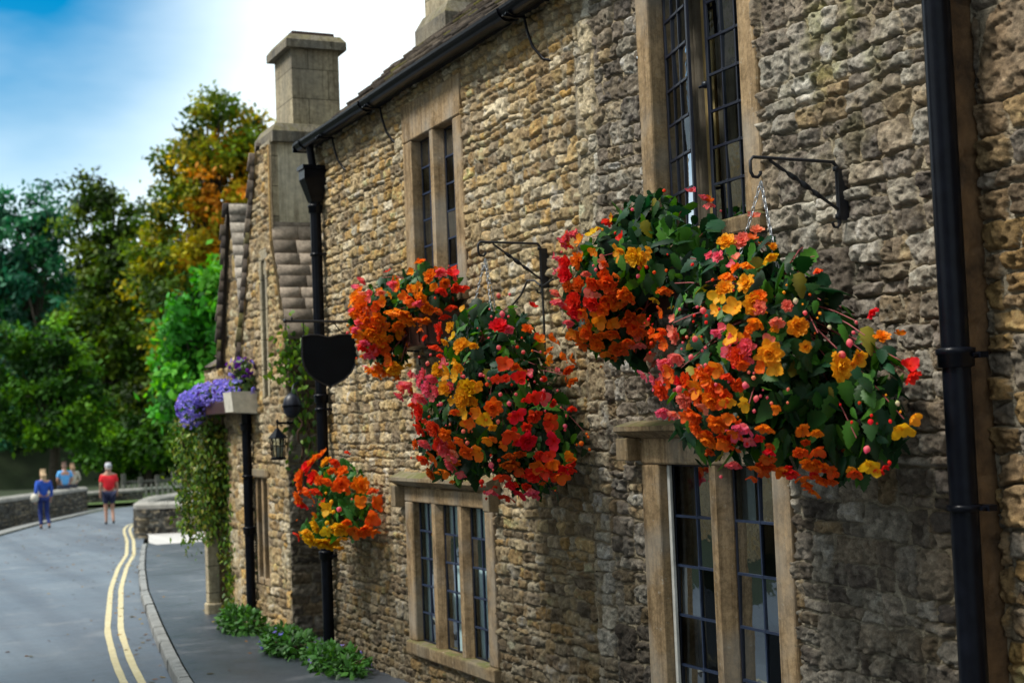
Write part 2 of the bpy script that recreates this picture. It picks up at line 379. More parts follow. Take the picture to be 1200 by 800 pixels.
tag(kb.build('kerb', M['kerb']), kind='structure')
strip('driveway', M['drive'], [(y, interp(KERB, min(y, 34.4))+.12 if y > 31 else 1.9, 9.0) for y in (30.2, 31, 32, 33, 34, 35)], .101)
def yline(off, w=.068):
    pts = []
    tab = np.array(YEL); yy = np.arange(-20, 46.8, .25)
    P = np.stack([np.interp(yy, tab[:, 0], tab[:, 1]), yy], 1)
    for _ in range(6): P[1:-1] = (P[:-2]+2*P[1:-1]+P[2:])/4
    T = np.gradient(P, axis=0); T /= np.linalg.norm(T, axis=1)[:, None]
    Nn = np.stack([T[:, 1], -T[:, 0]], 1)
    V = []; F = []
    for i in range(len(P)):
        ww = w*(1+.25*(vnoise(i*.9, off*30)-.5))
        for s in (-1, 1):
            q = P[i]+Nn[i]*(off+s*ww/2); V.append((q[0], q[1], gz(q[1])+.006))
        if i: F.append((2*i-2, 2*i-1, 2*i+1, 2*i))
    return mesh_np('road_marking', V, F, M['paint'])
for off in (.02, .165): tag(yline(off), kind='structure')
strip('kerb', M['kerb'], [(y, ledge(y)-.42, ledge(y)+.02) for y in np.arange(24, 56.1, 1)], .05)
strip('grass_verge', M['grass'], [(y, 4.4, 30) for y in (60.8, 63, 66, 75)], .06)

rl = np.random.default_rng(55); n_ = 420
yl = rl.uniform(9, 44, n_); side = rl.random(n_)
xl = np.array([interp(KERB, min(y, 34))-abs(g)*.25-.03 if q < .45 else (interp(KERB, min(y, 30))+.25+rl.uniform(0, 1.6) if q < .7 and y < 29 else interp(YEL, min(y, 40))-rl.uniform(.2, 4)) for y, q, g in zip(yl, side, rl.normal(size=n_))])
zl = np.array([gz(y)+(.10 if (x > interp(KERB, min(y, 34))+.1 and y < 31) else .008) for x, y in zip(xl, yl)])
FALLEN = (xl, yl, zl)
# ------------------------------------------------------------------ rubble stone walls as relief meshes
def lerp(a, b, t): return a+(b-a)*t
HONEY = np.array([(.48, .345, .16), (.53, .39, .19), (.45, .285, .10), (.33, .23, .115), (.58, .46, .27), (.24, .175, .10), (.50, .31, .10), (.50, .39, .22), (.62, .53, .36), (.40, .305, .18)])
GREY = np.array([(.20, .165, .125), (.26, .22, .175), (.32, .285, .23), (.14, .115, .09), (.18, .145, .11), (.42, .39, .33), (.23, .185, .13), (.12, .10, .085), (.29, .26, .215), (.31, .22, .11), (.36, .335, .28)])
RUST = np.array([(.27, .17, .065), (.20, .135, .07), (.17, .14, .105), (.33, .21, .07), (.13, .11, .09), (.22, .19, .15)])
PALE = np.array([(.54, .45, .29), (.62, .56, .43), (.50, .40, .24), (.66, .62, .53), (.44, .34, .2)])
def layout(u0, u1, z0, z1, hmin, hmax, wmin, wmax, pbig, r):
    st = []; z = z0
    while z < z1:
        H = r.uniform(hmin, hmax)*1.9
        u = u0-r.uniform(0, wmax)
        while u < u1:
            if r.random() < pbig:
                w = r.uniform(wmin, wmax)*1.15; st.append((u, u+w, z, z+H)); u += w
            else:
                L = r.uniform(2.0, 3.6)*wmax*.7
                k = 3 if r.random() < .22 and H > .2 else 2
                cuts = np.sort(np.clip(np.array([(i+1)/k+r.uniform(-.13, .13) for i in range(k-1)]), .2, .8))
                zz = [z]+[z+H*c for c in cuts]+[z+H]
                for a, b in zip(zz[:-1], zz[1:]):
                    x = u
                    while x < u+L-1e-6:
                        w = r.uniform(wmin, wmax)
                        if u+L-(x+w) < wmin*.7: w = u+L-x
                        st.append((x, x+w, a, b)); x += w
                u += L
        z += H
    return st
def relief(u, z, zones, seed):
    """u,z: grids. returns relief height (m) and colours."""
    r = np.random.default_rng(seed)
    wu = u+.045*(fbm(u*4, z*4, seed)-.47)+.012*(vnoise(u*26, z*26, seed+2)-.5)
    wz = z+.062*(fbm(u*2.3, z*2.3, seed+5)-.47)+.016*(vnoise(u*19, z*19, seed+8)-.5)
    H = np.zeros_like(u); H += .008*(fbm(u*30, z*30, seed+1)-.5)
    C = np.empty(u.shape+(3,), np.float32); C[:] = np.array((.33, .275, .19))
    K = np.zeros_like(u)                                   # 1 on stone, 0 on mortar
    gr = np.clip((fbm(u*1.1, z*1.1, seed+21)-.42)*5, 0, 1)[..., None]
    C = C*(1-gr)+np.array((.30, .275, .22))*gr
    C *= (.72+.56*fbm(u*7, z*7, seed+9))[..., None]
    fine = fbm(u*34, z*34, seed+11, 5)-.47
    ridg = np.abs(fbm(u*13, z*17, seed+15, 4)-.47)*2
    pit = np.clip((fbm(u*22, z*26, seed+31, 4)-.53)*9, 0, 1)
    chalk = np.clip((fbm(u*17, z*21, seed+35, 4)-.55)*8, 0, 1)
    blot = fbm(u*9, z*9, seed+13, 4)
    us = u[0]; zs = z[:, 0]
    for zn in zones:
        u0, u1, z0, z1, hm, hM, wm, wM, pb, pal, amp = zn['box']+zn['size']+(zn['big'], zn['pal'], zn['amp'])
        for (a, b, c, d) in layout(u0, u1, z0, z1, hm, hM, wm, wM, pb, r):
            a = max(a, u0); b = min(b, u1)
            if b-a < .03: continue
            i0, i1 = np.searchsorted(us, [a-.06, b+.06]); j0, j1 = np.searchsorted(zs, [c-.09, d+.09])
            if i1-i0 < 2 or j1-j0 < 2: continue
            g = r.uniform(.003, .011)
            U = wu[j0:j1, i0:i1]; Z = wz[j0:j1, i0:i1]
            tl = r.uniform(-.05, .05); cu, cz = (a+b)/2, (c+d)/2
            Zt = Z-(U-cu)*tl*.6; hw, hh = (b-a)/2-g, (d-c)/2-g*r.uniform(.5, 1)
            tap = r.uniform(-.14, .14)
            du = hw*(1+tap*(Zt-cz)/hh)-np.abs(U-cu+(Zt-cz)*r.uniform(-.2, .2)); dv = hh*(1+r.uniform(-.14, .14)*(U-cu)/hw)-np.abs(Zt-cz)
            rr = np.minimum(hw, hh)*r.uniform(.15, .5)
            ax = np.maximum(rr-du, 0); ay = np.maximum(rr-dv, 0)
            dd = np.where((ax > 0) & (ay > 0), rr-np.sqrt(ax*ax+ay*ay), np.minimum(du, dv))+.009*fine[j0:j1, i0:i1]
            m = dd > 0
            if not m.any(): continue
            e = r.uniform(.006, .020); t = np.clip(dd/e, 0, 1); prof = np.sqrt(1-(1-t)**2)
            h0 = r.uniform(.004, .022)*amp
            sl = ((U-cu)/hw*r.uniform(-.3, .3)+(Zt-cz)/hh*r.uniform(-.35, .5))*.012*amp
            fl = .012+h0+sl+amp*(.024*fine[j0:j1, i0:i1]+.020*(ridg[j0:j1, i0:i1]-.25)-.010*pit[j0:j1, i0:i1])
            hh_ = -.010+prof*fl
            S = H[j0:j1, i0:i1]
            gv = (dd > -.006) & ~m & (K[j0:j1, i0:i1] < .5)   # a thin shadow groove round the stone
            S[gv] = np.minimum(S, -.013)[gv]
            S[m] = hh_[m]
            base = pal[r.integers(len(pal))]*r.uniform(.70, 1.34)
            base = lerp(base, base.mean(), r.uniform(.0, .28))
            sec = pal[r.integers(len(pal))]
            bl = np.clip((blot[j0:j1, i0:i1]-.40)*4, 0, 1)[..., None]*r.uniform(.15, .8)
            cc = base*(1-bl)+sec*bl
            cc = cc*(1-.45*pit[j0:j1, i0:i1]*r.uniform(.4, 1))[..., None]
            ck = (chalk[j0:j1, i0:i1]*r.uniform(.1, .8))[..., None]
            cc = cc*(1-ck)+np.minimum(base*1.75+.06, .62)*ck
            cc = cc*(.86+.5*fine[j0:j1, i0:i1])[..., None]
            Cs = C[j0:j1, i0:i1]; Cs[m] = cc[m]; K[j0:j1, i0:i1][m] = 1
    return H, np.clip(C, .012, .8), K
def relief_wall(name, parent, u0, u1, z0, z1, du, dz, zones, seed, place, holes=(), tint=None, mat='stone'):
    us = np.arange(u0, u1+du/2, du); zs = np.arange(z0, z1+dz/2, dz)
    U, Z = np.meshgrid(us.astype(np.float32), zs.astype(np.float32))
    H, C, K = relief(U, Z, zones, seed)
    if tint is not None: C = tint(U, Z, C, K)
    P = place(U, Z, H)
    n, mm = U.shape
    idx = np.arange(n*mm).reshape(n, mm)
    F = np.stack([idx[:-1, :-1], idx[:-1, 1:], idx[1:, 1:], idx[1:, :-1]], -1).reshape(-1, 4)
    uc = (U[:-1, :-1]+du/2).ravel(); zc = (Z[:-1, :-1]+dz/2).ravel()
    keep = np.ones(len(F), bool)
    for (a, b, c, d) in holes: keep &= ~((uc > a) & (uc < b) & (zc > c) & (zc < d))
    return mesh_np(name, P.reshape(-1, 3), F[keep], M[mat], parent, C.reshape(-1, 3), smooth=True)

# ------------------------------------------------------------------ the long cottage
Y0, Y1, ZE = 4.30, 12.58, 2.60
house = empty('stone_cottage', (0, 8.6, gz(8.6)), 0, 'long honey stone cottage with four leaded windows, stone tiled roof and black gutter', 'cottage')
HP = Vector(house.location)
class Rel:                                             # places children in world coordinates under a thing
    pass
def under(o, root):
    o.matrix_parent_inverse = Matrix.Translation(-Vector(root.location)) if root.rotation_euler.z == 0 else root.matrix_basis.inverted()
    return o
WIN = dict(  # name: y0 (near), y1 (far), z0, z1, side width, head height
    ul=(9.13, 10.28, .86, 2.47), ll=(8.84, 10.50, -1.77, -.49), ur=(5.57, 6.67, .86, 2.46), lr=(5.47, 6.82, -1.72, -.06))
holes = [(a+.012, b-.012, c+.012, d-.012) for (a, b, c, d) in WIN.values()]
def ztint(U, Z, C, K):
    # mossy lichen patch and a lime-white stone high on the near wall
    g = np.exp(-(((U-4.98)/.30)**2+((Z-1.62)/.42)**2))*np.clip((fbm(U*7, Z*7, 71)-.38)*5, 0, 1)
    C = C*(1-.62*g[..., None])+np.array((.20, .20, .055))*(.62*g)[..., None]
    w = np.exp(-(((U-5.22)/.065)**4+((Z-1.45)/.085)**4))*np.clip((fbm(U*16, Z*16, 75)-.25)*4, 0, 1)
    C = C*(1-.85*w[..., None])+np.array((.66, .64, .58))*(.85*w)[..., None]
    w2 = np.clip((fbm(U*5, Z*5, 91)-.56)*7, 0, 1)*np.clip((fbm(U*40, Z*40, 93)-.4)*4, 0, 1)*.4
    C = C*(1-w2[..., None])+np.array((.50, .47, .40))*w2[..., None]
    # stones darken towards the foot of the wall, mortar much less
    d = np.clip((-.25-Z+.7*(fbm(U*1.3, Z*1.3, 81)-.5))/1.3, 0, 1)
    C = C*(1-(.62*K+.12*(1-K))[..., None]*d[..., None])
    dg = d*.08
    C = C*(1-dg[..., None])+C.mean(-1, keepdims=True)*np.array((1.05, 1.0, .9))*dg[..., None]
    return C
QA, QB = 7.20, 7.43
zoneA = dict(box=(Y0, QA, -2.4, 2.75), size=(.070, .135, .10, .245), big=.36, pal=GREY, amp=1.2)
zoneQ = dict(box=(QA, QB, -2.4, 2.75), size=(.07, .13, .13, .24), big=.55, pal=PALE, amp=.95)
zoneB = dict(box=(QB, Y1, -2.4, 2.75), size=(.054, .094, .08, .20), big=.16, pal=HONEY, amp=.95)
pf = lambda U, Z, H: np.stack([-H, U, Z], -1)
w_ = relief_wall('wall', house, Y0, QB, -2.15, ZE+.06, .0055, .0055, [zoneA, zoneQ], 3, pf, holes, ztint); under(w_, house)
tag(w_, 'grey brown rubble stone front wall with large blocks')
w_ = relief_wall('wall', house, QB, Y1, -2.24, ZE+.06, .009, .0075, [zoneB], 4, pf, holes, ztint); under(w_, house)
tag(w_, 'honey coloured rubble stone front wall')
# far and near end walls
w_ = relief_wall('end_wall', house, 0, 3.2, -2.25, 4.4, .03, .03, [dict(box=(0, 3.2, -2.3, 4.5), size=(.08, .14, .12, .3), big=.3, pal=HONEY, amp=1)], 6,
                 lambda U, Z, H: np.stack([U, Y1+H, np.minimum(Z, 2.60+U*.83)], -1)); under(w_, house)
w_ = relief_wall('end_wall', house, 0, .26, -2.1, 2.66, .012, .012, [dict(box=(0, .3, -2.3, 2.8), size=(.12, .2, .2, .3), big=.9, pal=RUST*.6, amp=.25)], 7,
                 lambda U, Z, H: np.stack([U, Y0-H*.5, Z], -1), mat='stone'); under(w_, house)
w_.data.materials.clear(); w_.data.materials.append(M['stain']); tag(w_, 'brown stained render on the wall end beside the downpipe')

def P(o, root=None): return under(o, root or house)
def window(key, opens, zh, zs, cols, mull=(), hood=None, rows=5, opened=None, curtain=None, mat='ashlar', gx=.06):
    """opens: list of (y0,y1) lights; zh/zs: head and sill of the lights"""
    a, b, c, d = WIN[key]
    lo, hi = min(o[0] for o in opens), max(o[1] for o in opens)
    fx = -.022
    mb = MB()
    mb.box(fx, .24, hi, b, zs, zh, .012, .0015); mb.box(fx, .24, a, lo, zs, zh, .012, .0015)
    mb.box(fx-.003, .24, a, b, zh+.001, d, .012, .0015)
    # chamfered inner edge of the jambs
    win = P(mb.build('window', M[mat], house))
    sill = MB(); sill.box(fx-.03, .24, a-.0, b, c, zs-.001, .015, .002)
    s = sill.build('sill', M['hood'], win); s.matrix_parent_inverse = win.matrix_parent_inverse.copy(); fixup(s, win)
    for (m0, m1) in mull:
        k = MB(); ym = (m0+m1)/2; w = (m1-m0)/2
        k.prism([(fx+.002, ym-w*.5), (fx+.002, ym+w*.5), (gx-.012, ym+w), (gx+.03, ym+w), (gx+.08, ym+w*.5), (gx+.08, ym-w*.5), (gx+.03, ym-w), (gx-.012, ym-w)], 'z', zs+.001, zh)
        o = k.build('mullion', M[mat], win); fixup(o, win)
    for i, (y0, y1) in enumerate(opens):
        ang = 0
        if opened and opened[0] == i: ang = opened[1]
        T = Matrix.Translation((gx-.012, y1, 0)) @ Matrix.Rotation(ang, 4, 'Z') @ Matrix.Translation((-gx+.012, -y1, 0)) if ang else None
        fr = MB(); t = .014 if not opened else .026
        y0i, y1i = y0+.002, y1-.002
        for (p0, p1, q0, q1) in ((y0i, y0i+t, zs, zh), (y1i-t, y1i, zs, zh), (y0i+t, y1i-t, zs, zs+t), (y0i+t, y1i-t, zh-t, zh)):
            fr.box(gx-.007, gx+.010, p0, p1, q0+.001, q1-.001, .003, 0, T)
        o = fr.build('casement', M['lead'], win); fixup(o, win)
        bars = MB(); ya, yb, za, zb = y0i+t, y1i-t, zs+t, zh-t
        for k in range(1, rows):
            z = za+(zb-za)*k/rows; bars.box(gx-.010, gx+.008, ya, yb, z-.0065, z+.0065, 0, 0, T)
        for k in range(1, cols):
            y = ya+(yb-ya)*k/cols; bars.box(gx-.0085, gx+.0065, y-.0055, y+.0055, za, zb, 0, 0, T)
        for k in range(1, rows):
            for q in range(1, cols):
                y = ya+(yb-ya)*q/cols; z = za+(zb-za)*k/rows
                bars.box(gx-.0125, gx+.0095, y-.010, y+.010, z-.010, z+.010, .003, 0, T)
        o = bars.build('glazing_bar', M['lead'] if opened else M['came'], win); fixup(o, win)
        pn = MB()
        for k in range(rows):
            for q in range(cols):
                p0, p1 = ya+(yb-ya)*q/cols, ya+(yb-ya)*(q+1)/cols; q0, q1 = za+(zb-za)*k/rows, za+(zb-za)*(k+1)/rows
                tx, tz = random.uniform(-.006, .006), random.uniform(-.006, .006)
                vs = [(gx+tx*(-.5)+tz*(-.5), p0, q0), (gx+tx*.5-tz*.5, p1, q0), (gx+tx*.5+tz*.5, p1, q1), (gx-tx*.5+tz*.5, p0, q1)]
                if T is not None: vs = [tuple(T @ Vector(v)) for v in vs]
                pn.add(vs, [(0, 1, 2, 3)])
        o = pn.build('pane', M['glass'], win); fixup(o, win)
        if ang:                                   # latch
            lt = MB(); zc = zs+(zh-zs)*.55
            lt.tube([(gx+.03, y0+.03, zc), (gx+.03, y0+.12, zc)], .008); lt.lathe([(0, -.02), (.02, -.015), (.024, 0), (.02, .015), (0, .02)], (gx+.03, y0+.06, zc), 10)
            o = lt.build('latch', M['lead'], win); fixup(o, win)
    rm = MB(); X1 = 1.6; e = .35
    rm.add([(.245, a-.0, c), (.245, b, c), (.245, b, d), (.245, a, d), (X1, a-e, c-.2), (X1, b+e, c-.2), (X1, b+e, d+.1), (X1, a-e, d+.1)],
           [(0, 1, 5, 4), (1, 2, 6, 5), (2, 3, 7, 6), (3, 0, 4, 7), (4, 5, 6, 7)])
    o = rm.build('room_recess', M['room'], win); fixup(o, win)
    for (y0, y1, x, m_) in (curtain or []):
        V = []; F = []; n = 40
        for i in range(n+1):
            y = y0+(y1-y0)*i/n
            dx = (.018*math.sin(i*1.1+y0*7)+.008*math.sin(i*2.7))*(1 if y1-y0 < .5 else .12)
            for z in (zs-.02, zh+.02): V.append((x+dx, y, z))
            if i: F.append((2*i-2, 2*i-1, 2*i+1, 2*i))
        o = mesh_np('curtain', V, F, M[m_], win, smooth=True); fixup(o, win)
    if hood:
        (ha, hb, hz0, hz1, pr, drops) = hood
        k = MB()
        k.prism([(-.005, hz0), (-pr*.55, hz0+.015), (-pr, hz0+.05), (-pr, hz0+.075), (-.005, hz1+.03)], 'y', ha, hb)
        for (da, db, dzz) in drops: k.box(-pr+.01, -.005, da, db, dzz, hz0+.01, .008, .002)
        P(k.build('hood_mould', M['hood'], house))
    return win
def fixup(o, par):
    """child built in world coordinates; undo its parent's own transform"""
    bpy.context.view_layer.update()
    o.matrix_parent_inverse = par.matrix_world.inverted()
window('ul', [(9.28, 9.625), (9.755, 10.10)], 2.17, .93, 2, mull=[(9.625, 9.755)], rows=6, gx=.065, curtain=[(10.02, 10.2, .15, 'curtain'), (9.60, 9.70, .15, 'curtain')])
window('ll', [(8.98, 9.35), (9.48, 9.85), (9.98, 10.35)], -.60, -1.67, 2, mull=[(9.35, 9.48), (9.85, 9.98)], rows=5, hood=(8.72, 10.60, -.485, -.395, .11, [(8.72, 8.82, -.61), (10.50, 10.60, -.64)]),
       gx=.045, curtain=[(8.90, 10.45, .085, 'net')])
window('ur', [(5.71, 6.14), (6.14, 6.54)], 2.33, .95, 3, rows=7, gx=.08, opened=(1, R_(-14)), curtain=[(6.20, 6.27, .17, 'ochre'), (6.03, 6.21, .19, 'brown'), (5.78, 5.95, .18, 'curtain'), (6.35, 6.6, .2, 'brown')])
window('lr', [(5.61, 6.06), (6.17, 6.64)], -.27, -1.62, 2, mull=[(6.06, 6.17)], rows=5, hood=(5.34, 6.92, -.135, -.06, .13, [(6.80, 6.92, -.25), (5.34, 5.46, -.25)]),
       gx=.07, curtain=[(5.97, 6.20, .15, 'curtain'), (6.60, 6.72, .2, 'brown')])
wb = MB(); wb.box(.03, .049, 6.610, 6.637, -1.615, -.275, .004); P(wb.build('window_stop', M['white'], house))

# stone tiled roofs ----------------------------------------------------------
TILE = np.array([(.105, .088, .075), (.14, .115, .095), (.085, .072, .065), (.17, .14, .11), (.12, .095, .075), (.20, .165, .13)])
def tile_roof(name, parent, O, U, S, L, W, c0, c1, wmin, wmax, thick=.03, seed=1, pal=TILE, moss=.1, drop=.0):
    """O eave corner, U unit along the eave, S unit up the slope; L eave length, W slope length"""
    r = np.random.default_rng(seed)
    O, U, S = (np.array(v, float) for v in (O, U, S)); Nn = np.cross(U, S); Nn /= np.linalg.norm(Nn)
    if Nn[2] < 0: Nn = -Nn
    V = []; F = []; C = []
    s = 0
    while s < W:
        h = lerp(c0, c1, s/W)*r.uniform(.9, 1.1)
        u = -r.uniform(0, wmax)*.5
        while u < L:
            w = r.uniform(wmin, wmax)*lerp(1, .75, s/W)
            a, b = max(u, -.05+r.uniform(-.015, .015)), min(u+w, L+.03+r.uniform(-.015, .015))
            if b-a > .04:
                t = thick*r.uniform(.7, 1.4); lo = -.02+r.uniform(-.018, .012); hi = h*1.25
                tl = r.uniform(-.006, .006)
                q = []
                for (uu, ss, nn) in ((a+.003, s+lo, .028), (b-.003, s+lo+r.uniform(-.01, .01), .028), (b-.003, s+hi, 0), (a+.003, s+hi, 0)):
                    for k in (0, 1):
                        q.append(O+U*(uu+r.uniform(-.005, .005))+S*ss+Nn*(nn+tl+k*t*(1 if nn else .6)))
                bse = len(V); V += q
                F += [(bse, bse+2, bse+4, bse+6), (bse+1, bse+7, bse+5, bse+3), (bse, bse+1, bse+3, bse+2), (bse+2, bse+3, bse+5, bse+4), (bse+4, bse+5, bse+7, bse+6), (bse+6, bse+7, bse+1, bse)]
                c = pal[r.integers(len(pal))]*r.uniform(.7, 1.25)
                if r.random() < moss: c = lerp(c, np.array((.15, .14, .03)), r.uniform(.4, .9))
                C += [c]*8
            u += w
        s += h
    # underlay sheet
    b = len(V); q = [O-Nn*.01, O+U*L-Nn*.01, O+U*L+S*W-Nn*.01, O+S*W-Nn*.01]; V += q; F.append((b, b+1, b+2, b+3)); C += [np.array((.03, .025, .02))]*4
    return mesh_np(name, V, F, M['tile'], parent, np.array(C))
pt = math.atan(.85); cs, sn = math.cos(pt), math.sin(pt)
P(tile_roof('roof', house, (-.10, Y0-.1, 2.585), (0, 1, 0), (cs, 0, sn), Y1-Y0+.2, 4.3, .17, .10, .16, .36, .030, 11, TILE*.72, .05))
P(tile_roof('roof', house, (6.36, Y0-.1, 2.585), (0, 1, 0), (-cs, 0, sn), Y1-Y0+.2, 4.3, .34, .3, .3, .6, .026, 12))
# eaves board, gutter with brackets
gu = MB()
def half_gutter(mb, x, y0, y1, z, r=.062):
    n = 12; V = []; F = []
    ysx = list(np.linspace(y0, y1, 30))
    for y in ysx:
        for k in range(n+1):
            th = math.pi*k/n
            V.append((x-r*math.cos(th), y, z+.012*math.sin(y*2.1)*.3-r*math.sin(th)*1.0))
        for k in range(n, -1, -1):
            th = math.pi*k/n
            V.append((x-(r-.006)*math.cos(th), y, z+.012*math.sin(y*2.1)*.3-(r-.006)*math.sin(th)))
    m = 2*(n+1)
    for i in range(len(ysx)-1):
        for k in range(m): F.append((i*m+k, i*m+(k+1) % m, (i+1)*m+(k+1) % m, (i+1)*m+k))
    F.append(tuple(range(m))[::-1]); F.append(tuple((len(ysx)-1)*m+k for k in range(m)))
    mb.add(V, F, False)
half_gutter(gu, -.135, Y0-.2, Y1+.02, 2.615, .072)
for yj in (8.05, 10.75, 12.4): half_gutter(gu, -.135, yj, yj+.14, 2.612, .080)
gu.box(-.205, -.06, Y1+.015, Y1+.03, 2.54, 2.615)
gut = P(gu.build('gutter', M['iron'], house))
for yb_ in (7.95, 10.62, 11.85, 6.35, 5.0):
    k = MB(); k.tube([(-.2, yb_, 2.55), (-.14, yb_, 2.525), (-.07, yb_, 2.54), (-.06, yb_-.02, 2.44), (-.045, yb_-.06, 2.33), (-.02, yb_-.15, 2.235), (.01, yb_-.2, 2.215)], .0095, 6)
    k.box(-.22, -.05, yb_-.012, yb_+.012, 2.528, 2.536)
    o = k.build('gutter_bracket', M['iron'], gut); fixup(o, gut)
sf = MB(); sf.box(-.05, -.002, Y0, Y1, 2.585, 2.64); P(sf.build('eaves_board', M['ironrough'], house))
# chimney on the far gable
def chimney(parent, x0, x1, y0, y1, z0, z1, ledge, cap, mat='chim'):
    k = MB(); k.box(x0, x1, y0, y1, z0, z1, .015, .004)
    ch = P(k.build('chimney', M[mat], parent), parent)
    for (za, zb, ex, nm) in ledge:
        q = MB(); vs = []
        q.add([(x0-ex, y0-ex, za), (x1+ex, y0-ex, za), (x1+ex, y1+ex, za), (x0-ex, y1+ex, za),
               (x0-ex, y0-ex, lerp(za, zb, .55)), (x1+ex, y0-ex, lerp(za, zb, .55)), (x1+ex, y1+ex, lerp(za, zb, .55)), (x0-ex, y1+ex, lerp(za, zb, .55)),
               (x0-ex*.25, y0-ex*.25, zb), (x1+ex*.25, y0-ex*.25, zb), (x1+ex*.25, y1+ex*.25, zb), (x0-ex*.25, y1+ex*.25, zb)],
              [(3, 2, 1, 0), (0, 1, 5, 4), (1, 2, 6, 5), (2, 3, 7, 6), (3, 0, 4, 7), (4, 5, 9, 8), (5, 6, 10, 9), (6, 7, 11, 10), (7, 4, 8, 11), (8, 9, 10, 11)])
        o = q.build(nm, M['chimdark'], ch); fixup(o, ch)
    return ch
chimney(house, 1.12, 1.75, 11.9, 12.5, 2.9, 4.6, [(3.62, 3.88, .08, 'ledge'), (4.6, 4.72, .07, 'cap')], None)

# downpipes ------------------------------------------------------------------
def downpipe(parent, x, y, z0, z1, r, collars, clips, hopper=False, top=None):
    k = MB()
    pts = [(x, y, z0), (x, y, z1)]
    if top: pts += top
    k.tube(pts, r, 16)
    for z in collars:
        k.lathe([(r, 0), (r*1.28, .004), (r*1.28, .05), (r*1.38, .054), (r*1.38, .075), (r, .08)], (x, y, z), 16)
    pipe = P(k.build('downpipe', M['iron'], parent), parent)
    for z in clips:
        c = MB(); c.lathe([(r+.001, 0), (r+.012, .002), (r+.012, .024), (r+.001, .026)], (x, y, z), 16)
        c.box(x+r*.7, 0.01, y-r*1.7, y+r*1.7, z, z+.024); c.tube([(x+r*.7, y-r*1.35, z+.012), (x+r*.3, y-r*1.35, z+.012)], .009, 8)
        o = c.build('pipe_clip', M['iron'], pipe); fixup(o, pipe)
    if hopper:
        h = MB(); zt = z1
        def ring(s, d, z): return [(x-s, y-d, z), (x+s*.9, y-d, z), (x+s*.9, y+d, z), (x-s, y+d, z)]
        lv = [(r, r, zt-.02), (r*1.25, r*1.25, zt+.02), (.12, .085, zt+.19), (.12, .085, zt+.27), (.135, .10, zt+.275), (.135, .10, zt+.31), (.115, .08, zt+.31), (.10, .07, zt+.22)]
        vs = []; fs = []
        for l in lv: vs += ring(*l)
        for i in range(len(lv)-1):
            for q in range(4): fs.append((i*4+q, i*4+(q+1) % 4, (i+1)*4+(q+1) % 4, (i+1)*4+q))
        fs.append(tuple(range(len(vs)-4, len(vs)))); h.add(vs, fs)
        o = h.build('hopper_head', M['iron'], pipe); fixup(o, pipe)
    return pipe
downpipe(house, -.085, 12.35, -2.12, 2.06, .05, [1.94, .22, -1.18], [1.55, .15, -1.16], True)
o = MB(); o.tube([(-.12, 12.35, 2.56), (-.11, 12.35, 2.46), (-.09, 12.35, 2.32)], .036, 12); P(o.build('gutter_outlet', M['iron'], house))
downpipe(house, -.070, 4.275, -2.0, 2.5, .055, [.135, 1.9, -1.75], [1.60, .17, -.42], False)
# cables on the wall
k = MB()
k.tube([(-.05, 7.885, .85), (-.045, 7.89, .6), (-.045, 7.9, .2)], .008, 6)
pts = [(-.045, 8.35+.0, .74), (-.045, 8.2, .80), (-.045, 8.1, .88), (-.045, 8.0, .87), (-.045, 7.9, .82), (-.045, 7.75, .85)]
k.tube(pts, .007, 6); P(k.build('cable', M['cable'], house))
# ------------------------------------------------------------------ neighbour on the right, set back behind the brown return
nb = empty('rubble_cottage', (.13, 3, gz(3)), 0, 'cottage with rough rust and grey rubble wall set back at the right picture edge', 'cottage')
o = relief_wall('wall', nb, 1.2, Y0, -2.1, 4.2, .007, .007, [dict(box=(1.0, Y0, -2.2, 4.3), size=(.09, .2, .12, .36), big=.45, pal=RUST, amp=1.5)], 21,
                lambda U, Z, H: np.stack([.13-H, U, Z], -1)); P(o, nb)
o = relief_wall('end_wall', nb, .0, 3.0, -2.1, 4.2, .05, .05, [dict(box=(0, 3, -2.2, 4.3), size=(.09, .2, .12, .36), big=.45, pal=RUST, amp=1.5)], 22,
                lambda U, Z, H: np.stack([.13+U, 1.2-H, Z], -1)); P(o, nb)
P(tile_roof('roof', nb, (.0, 1.1, 4.18), (0, 1, 0), (cs, 0, sn), Y0-1.1, 3, .3, .25, .3, .5, .03, 23), nb)

def slab_slope(parent, ap, az, et, y0, ztop, x0, x1, colr, seed):
    """steep slope of flat, square edged stone slates seen end on: courses of thin slabs, each lapping the one below"""
    r_ = random.Random(seed); k = MB(); C_ = []; z = az-et*(ap-y0)-.02
    while z < ztop:
        hz = r_.uniform(.11, .15); hz = min(hz, ztop+.03-z); x = x0+r_.uniform(-.004, .004); yf = ap-(az-z)/et; run = hz/et
        while x < x1:
            w_x = r_.uniform(.18, .36); j_ = r_.uniform(-.006, .006); t = r_.uniform(.020, .032)
            for (a, b) in ((x+.003, x+w_x-.003),):
                z0, z1 = z-.012+r_.uniform(-.006, .006), z+hz+.02
                k.add([(a, yf-t+j_, z0), (b, yf-t+j_, z0), (b, yf+.01, z0), (a, yf+.01, z0), (a, yf-t+run+j_, z1), (b, yf-t+run+j_, z1), (b, yf+run+.01, z1), (a, yf+run+.01, z1)],
                      [(3, 2, 1, 0), (4, 5, 6, 7), (0, 1, 5, 4), (1, 2, 6, 5), (2, 3, 7, 6), (3, 0, 4, 7)])
                C_ += [np.array(colr)*r_.uniform(.6, 1.4)]*8
            x += w_x
        z += hz
    return P(mesh_np('roof', np.array(k.v), np.array(k.f), M['tile'], parent, np.array(C_)), parent)
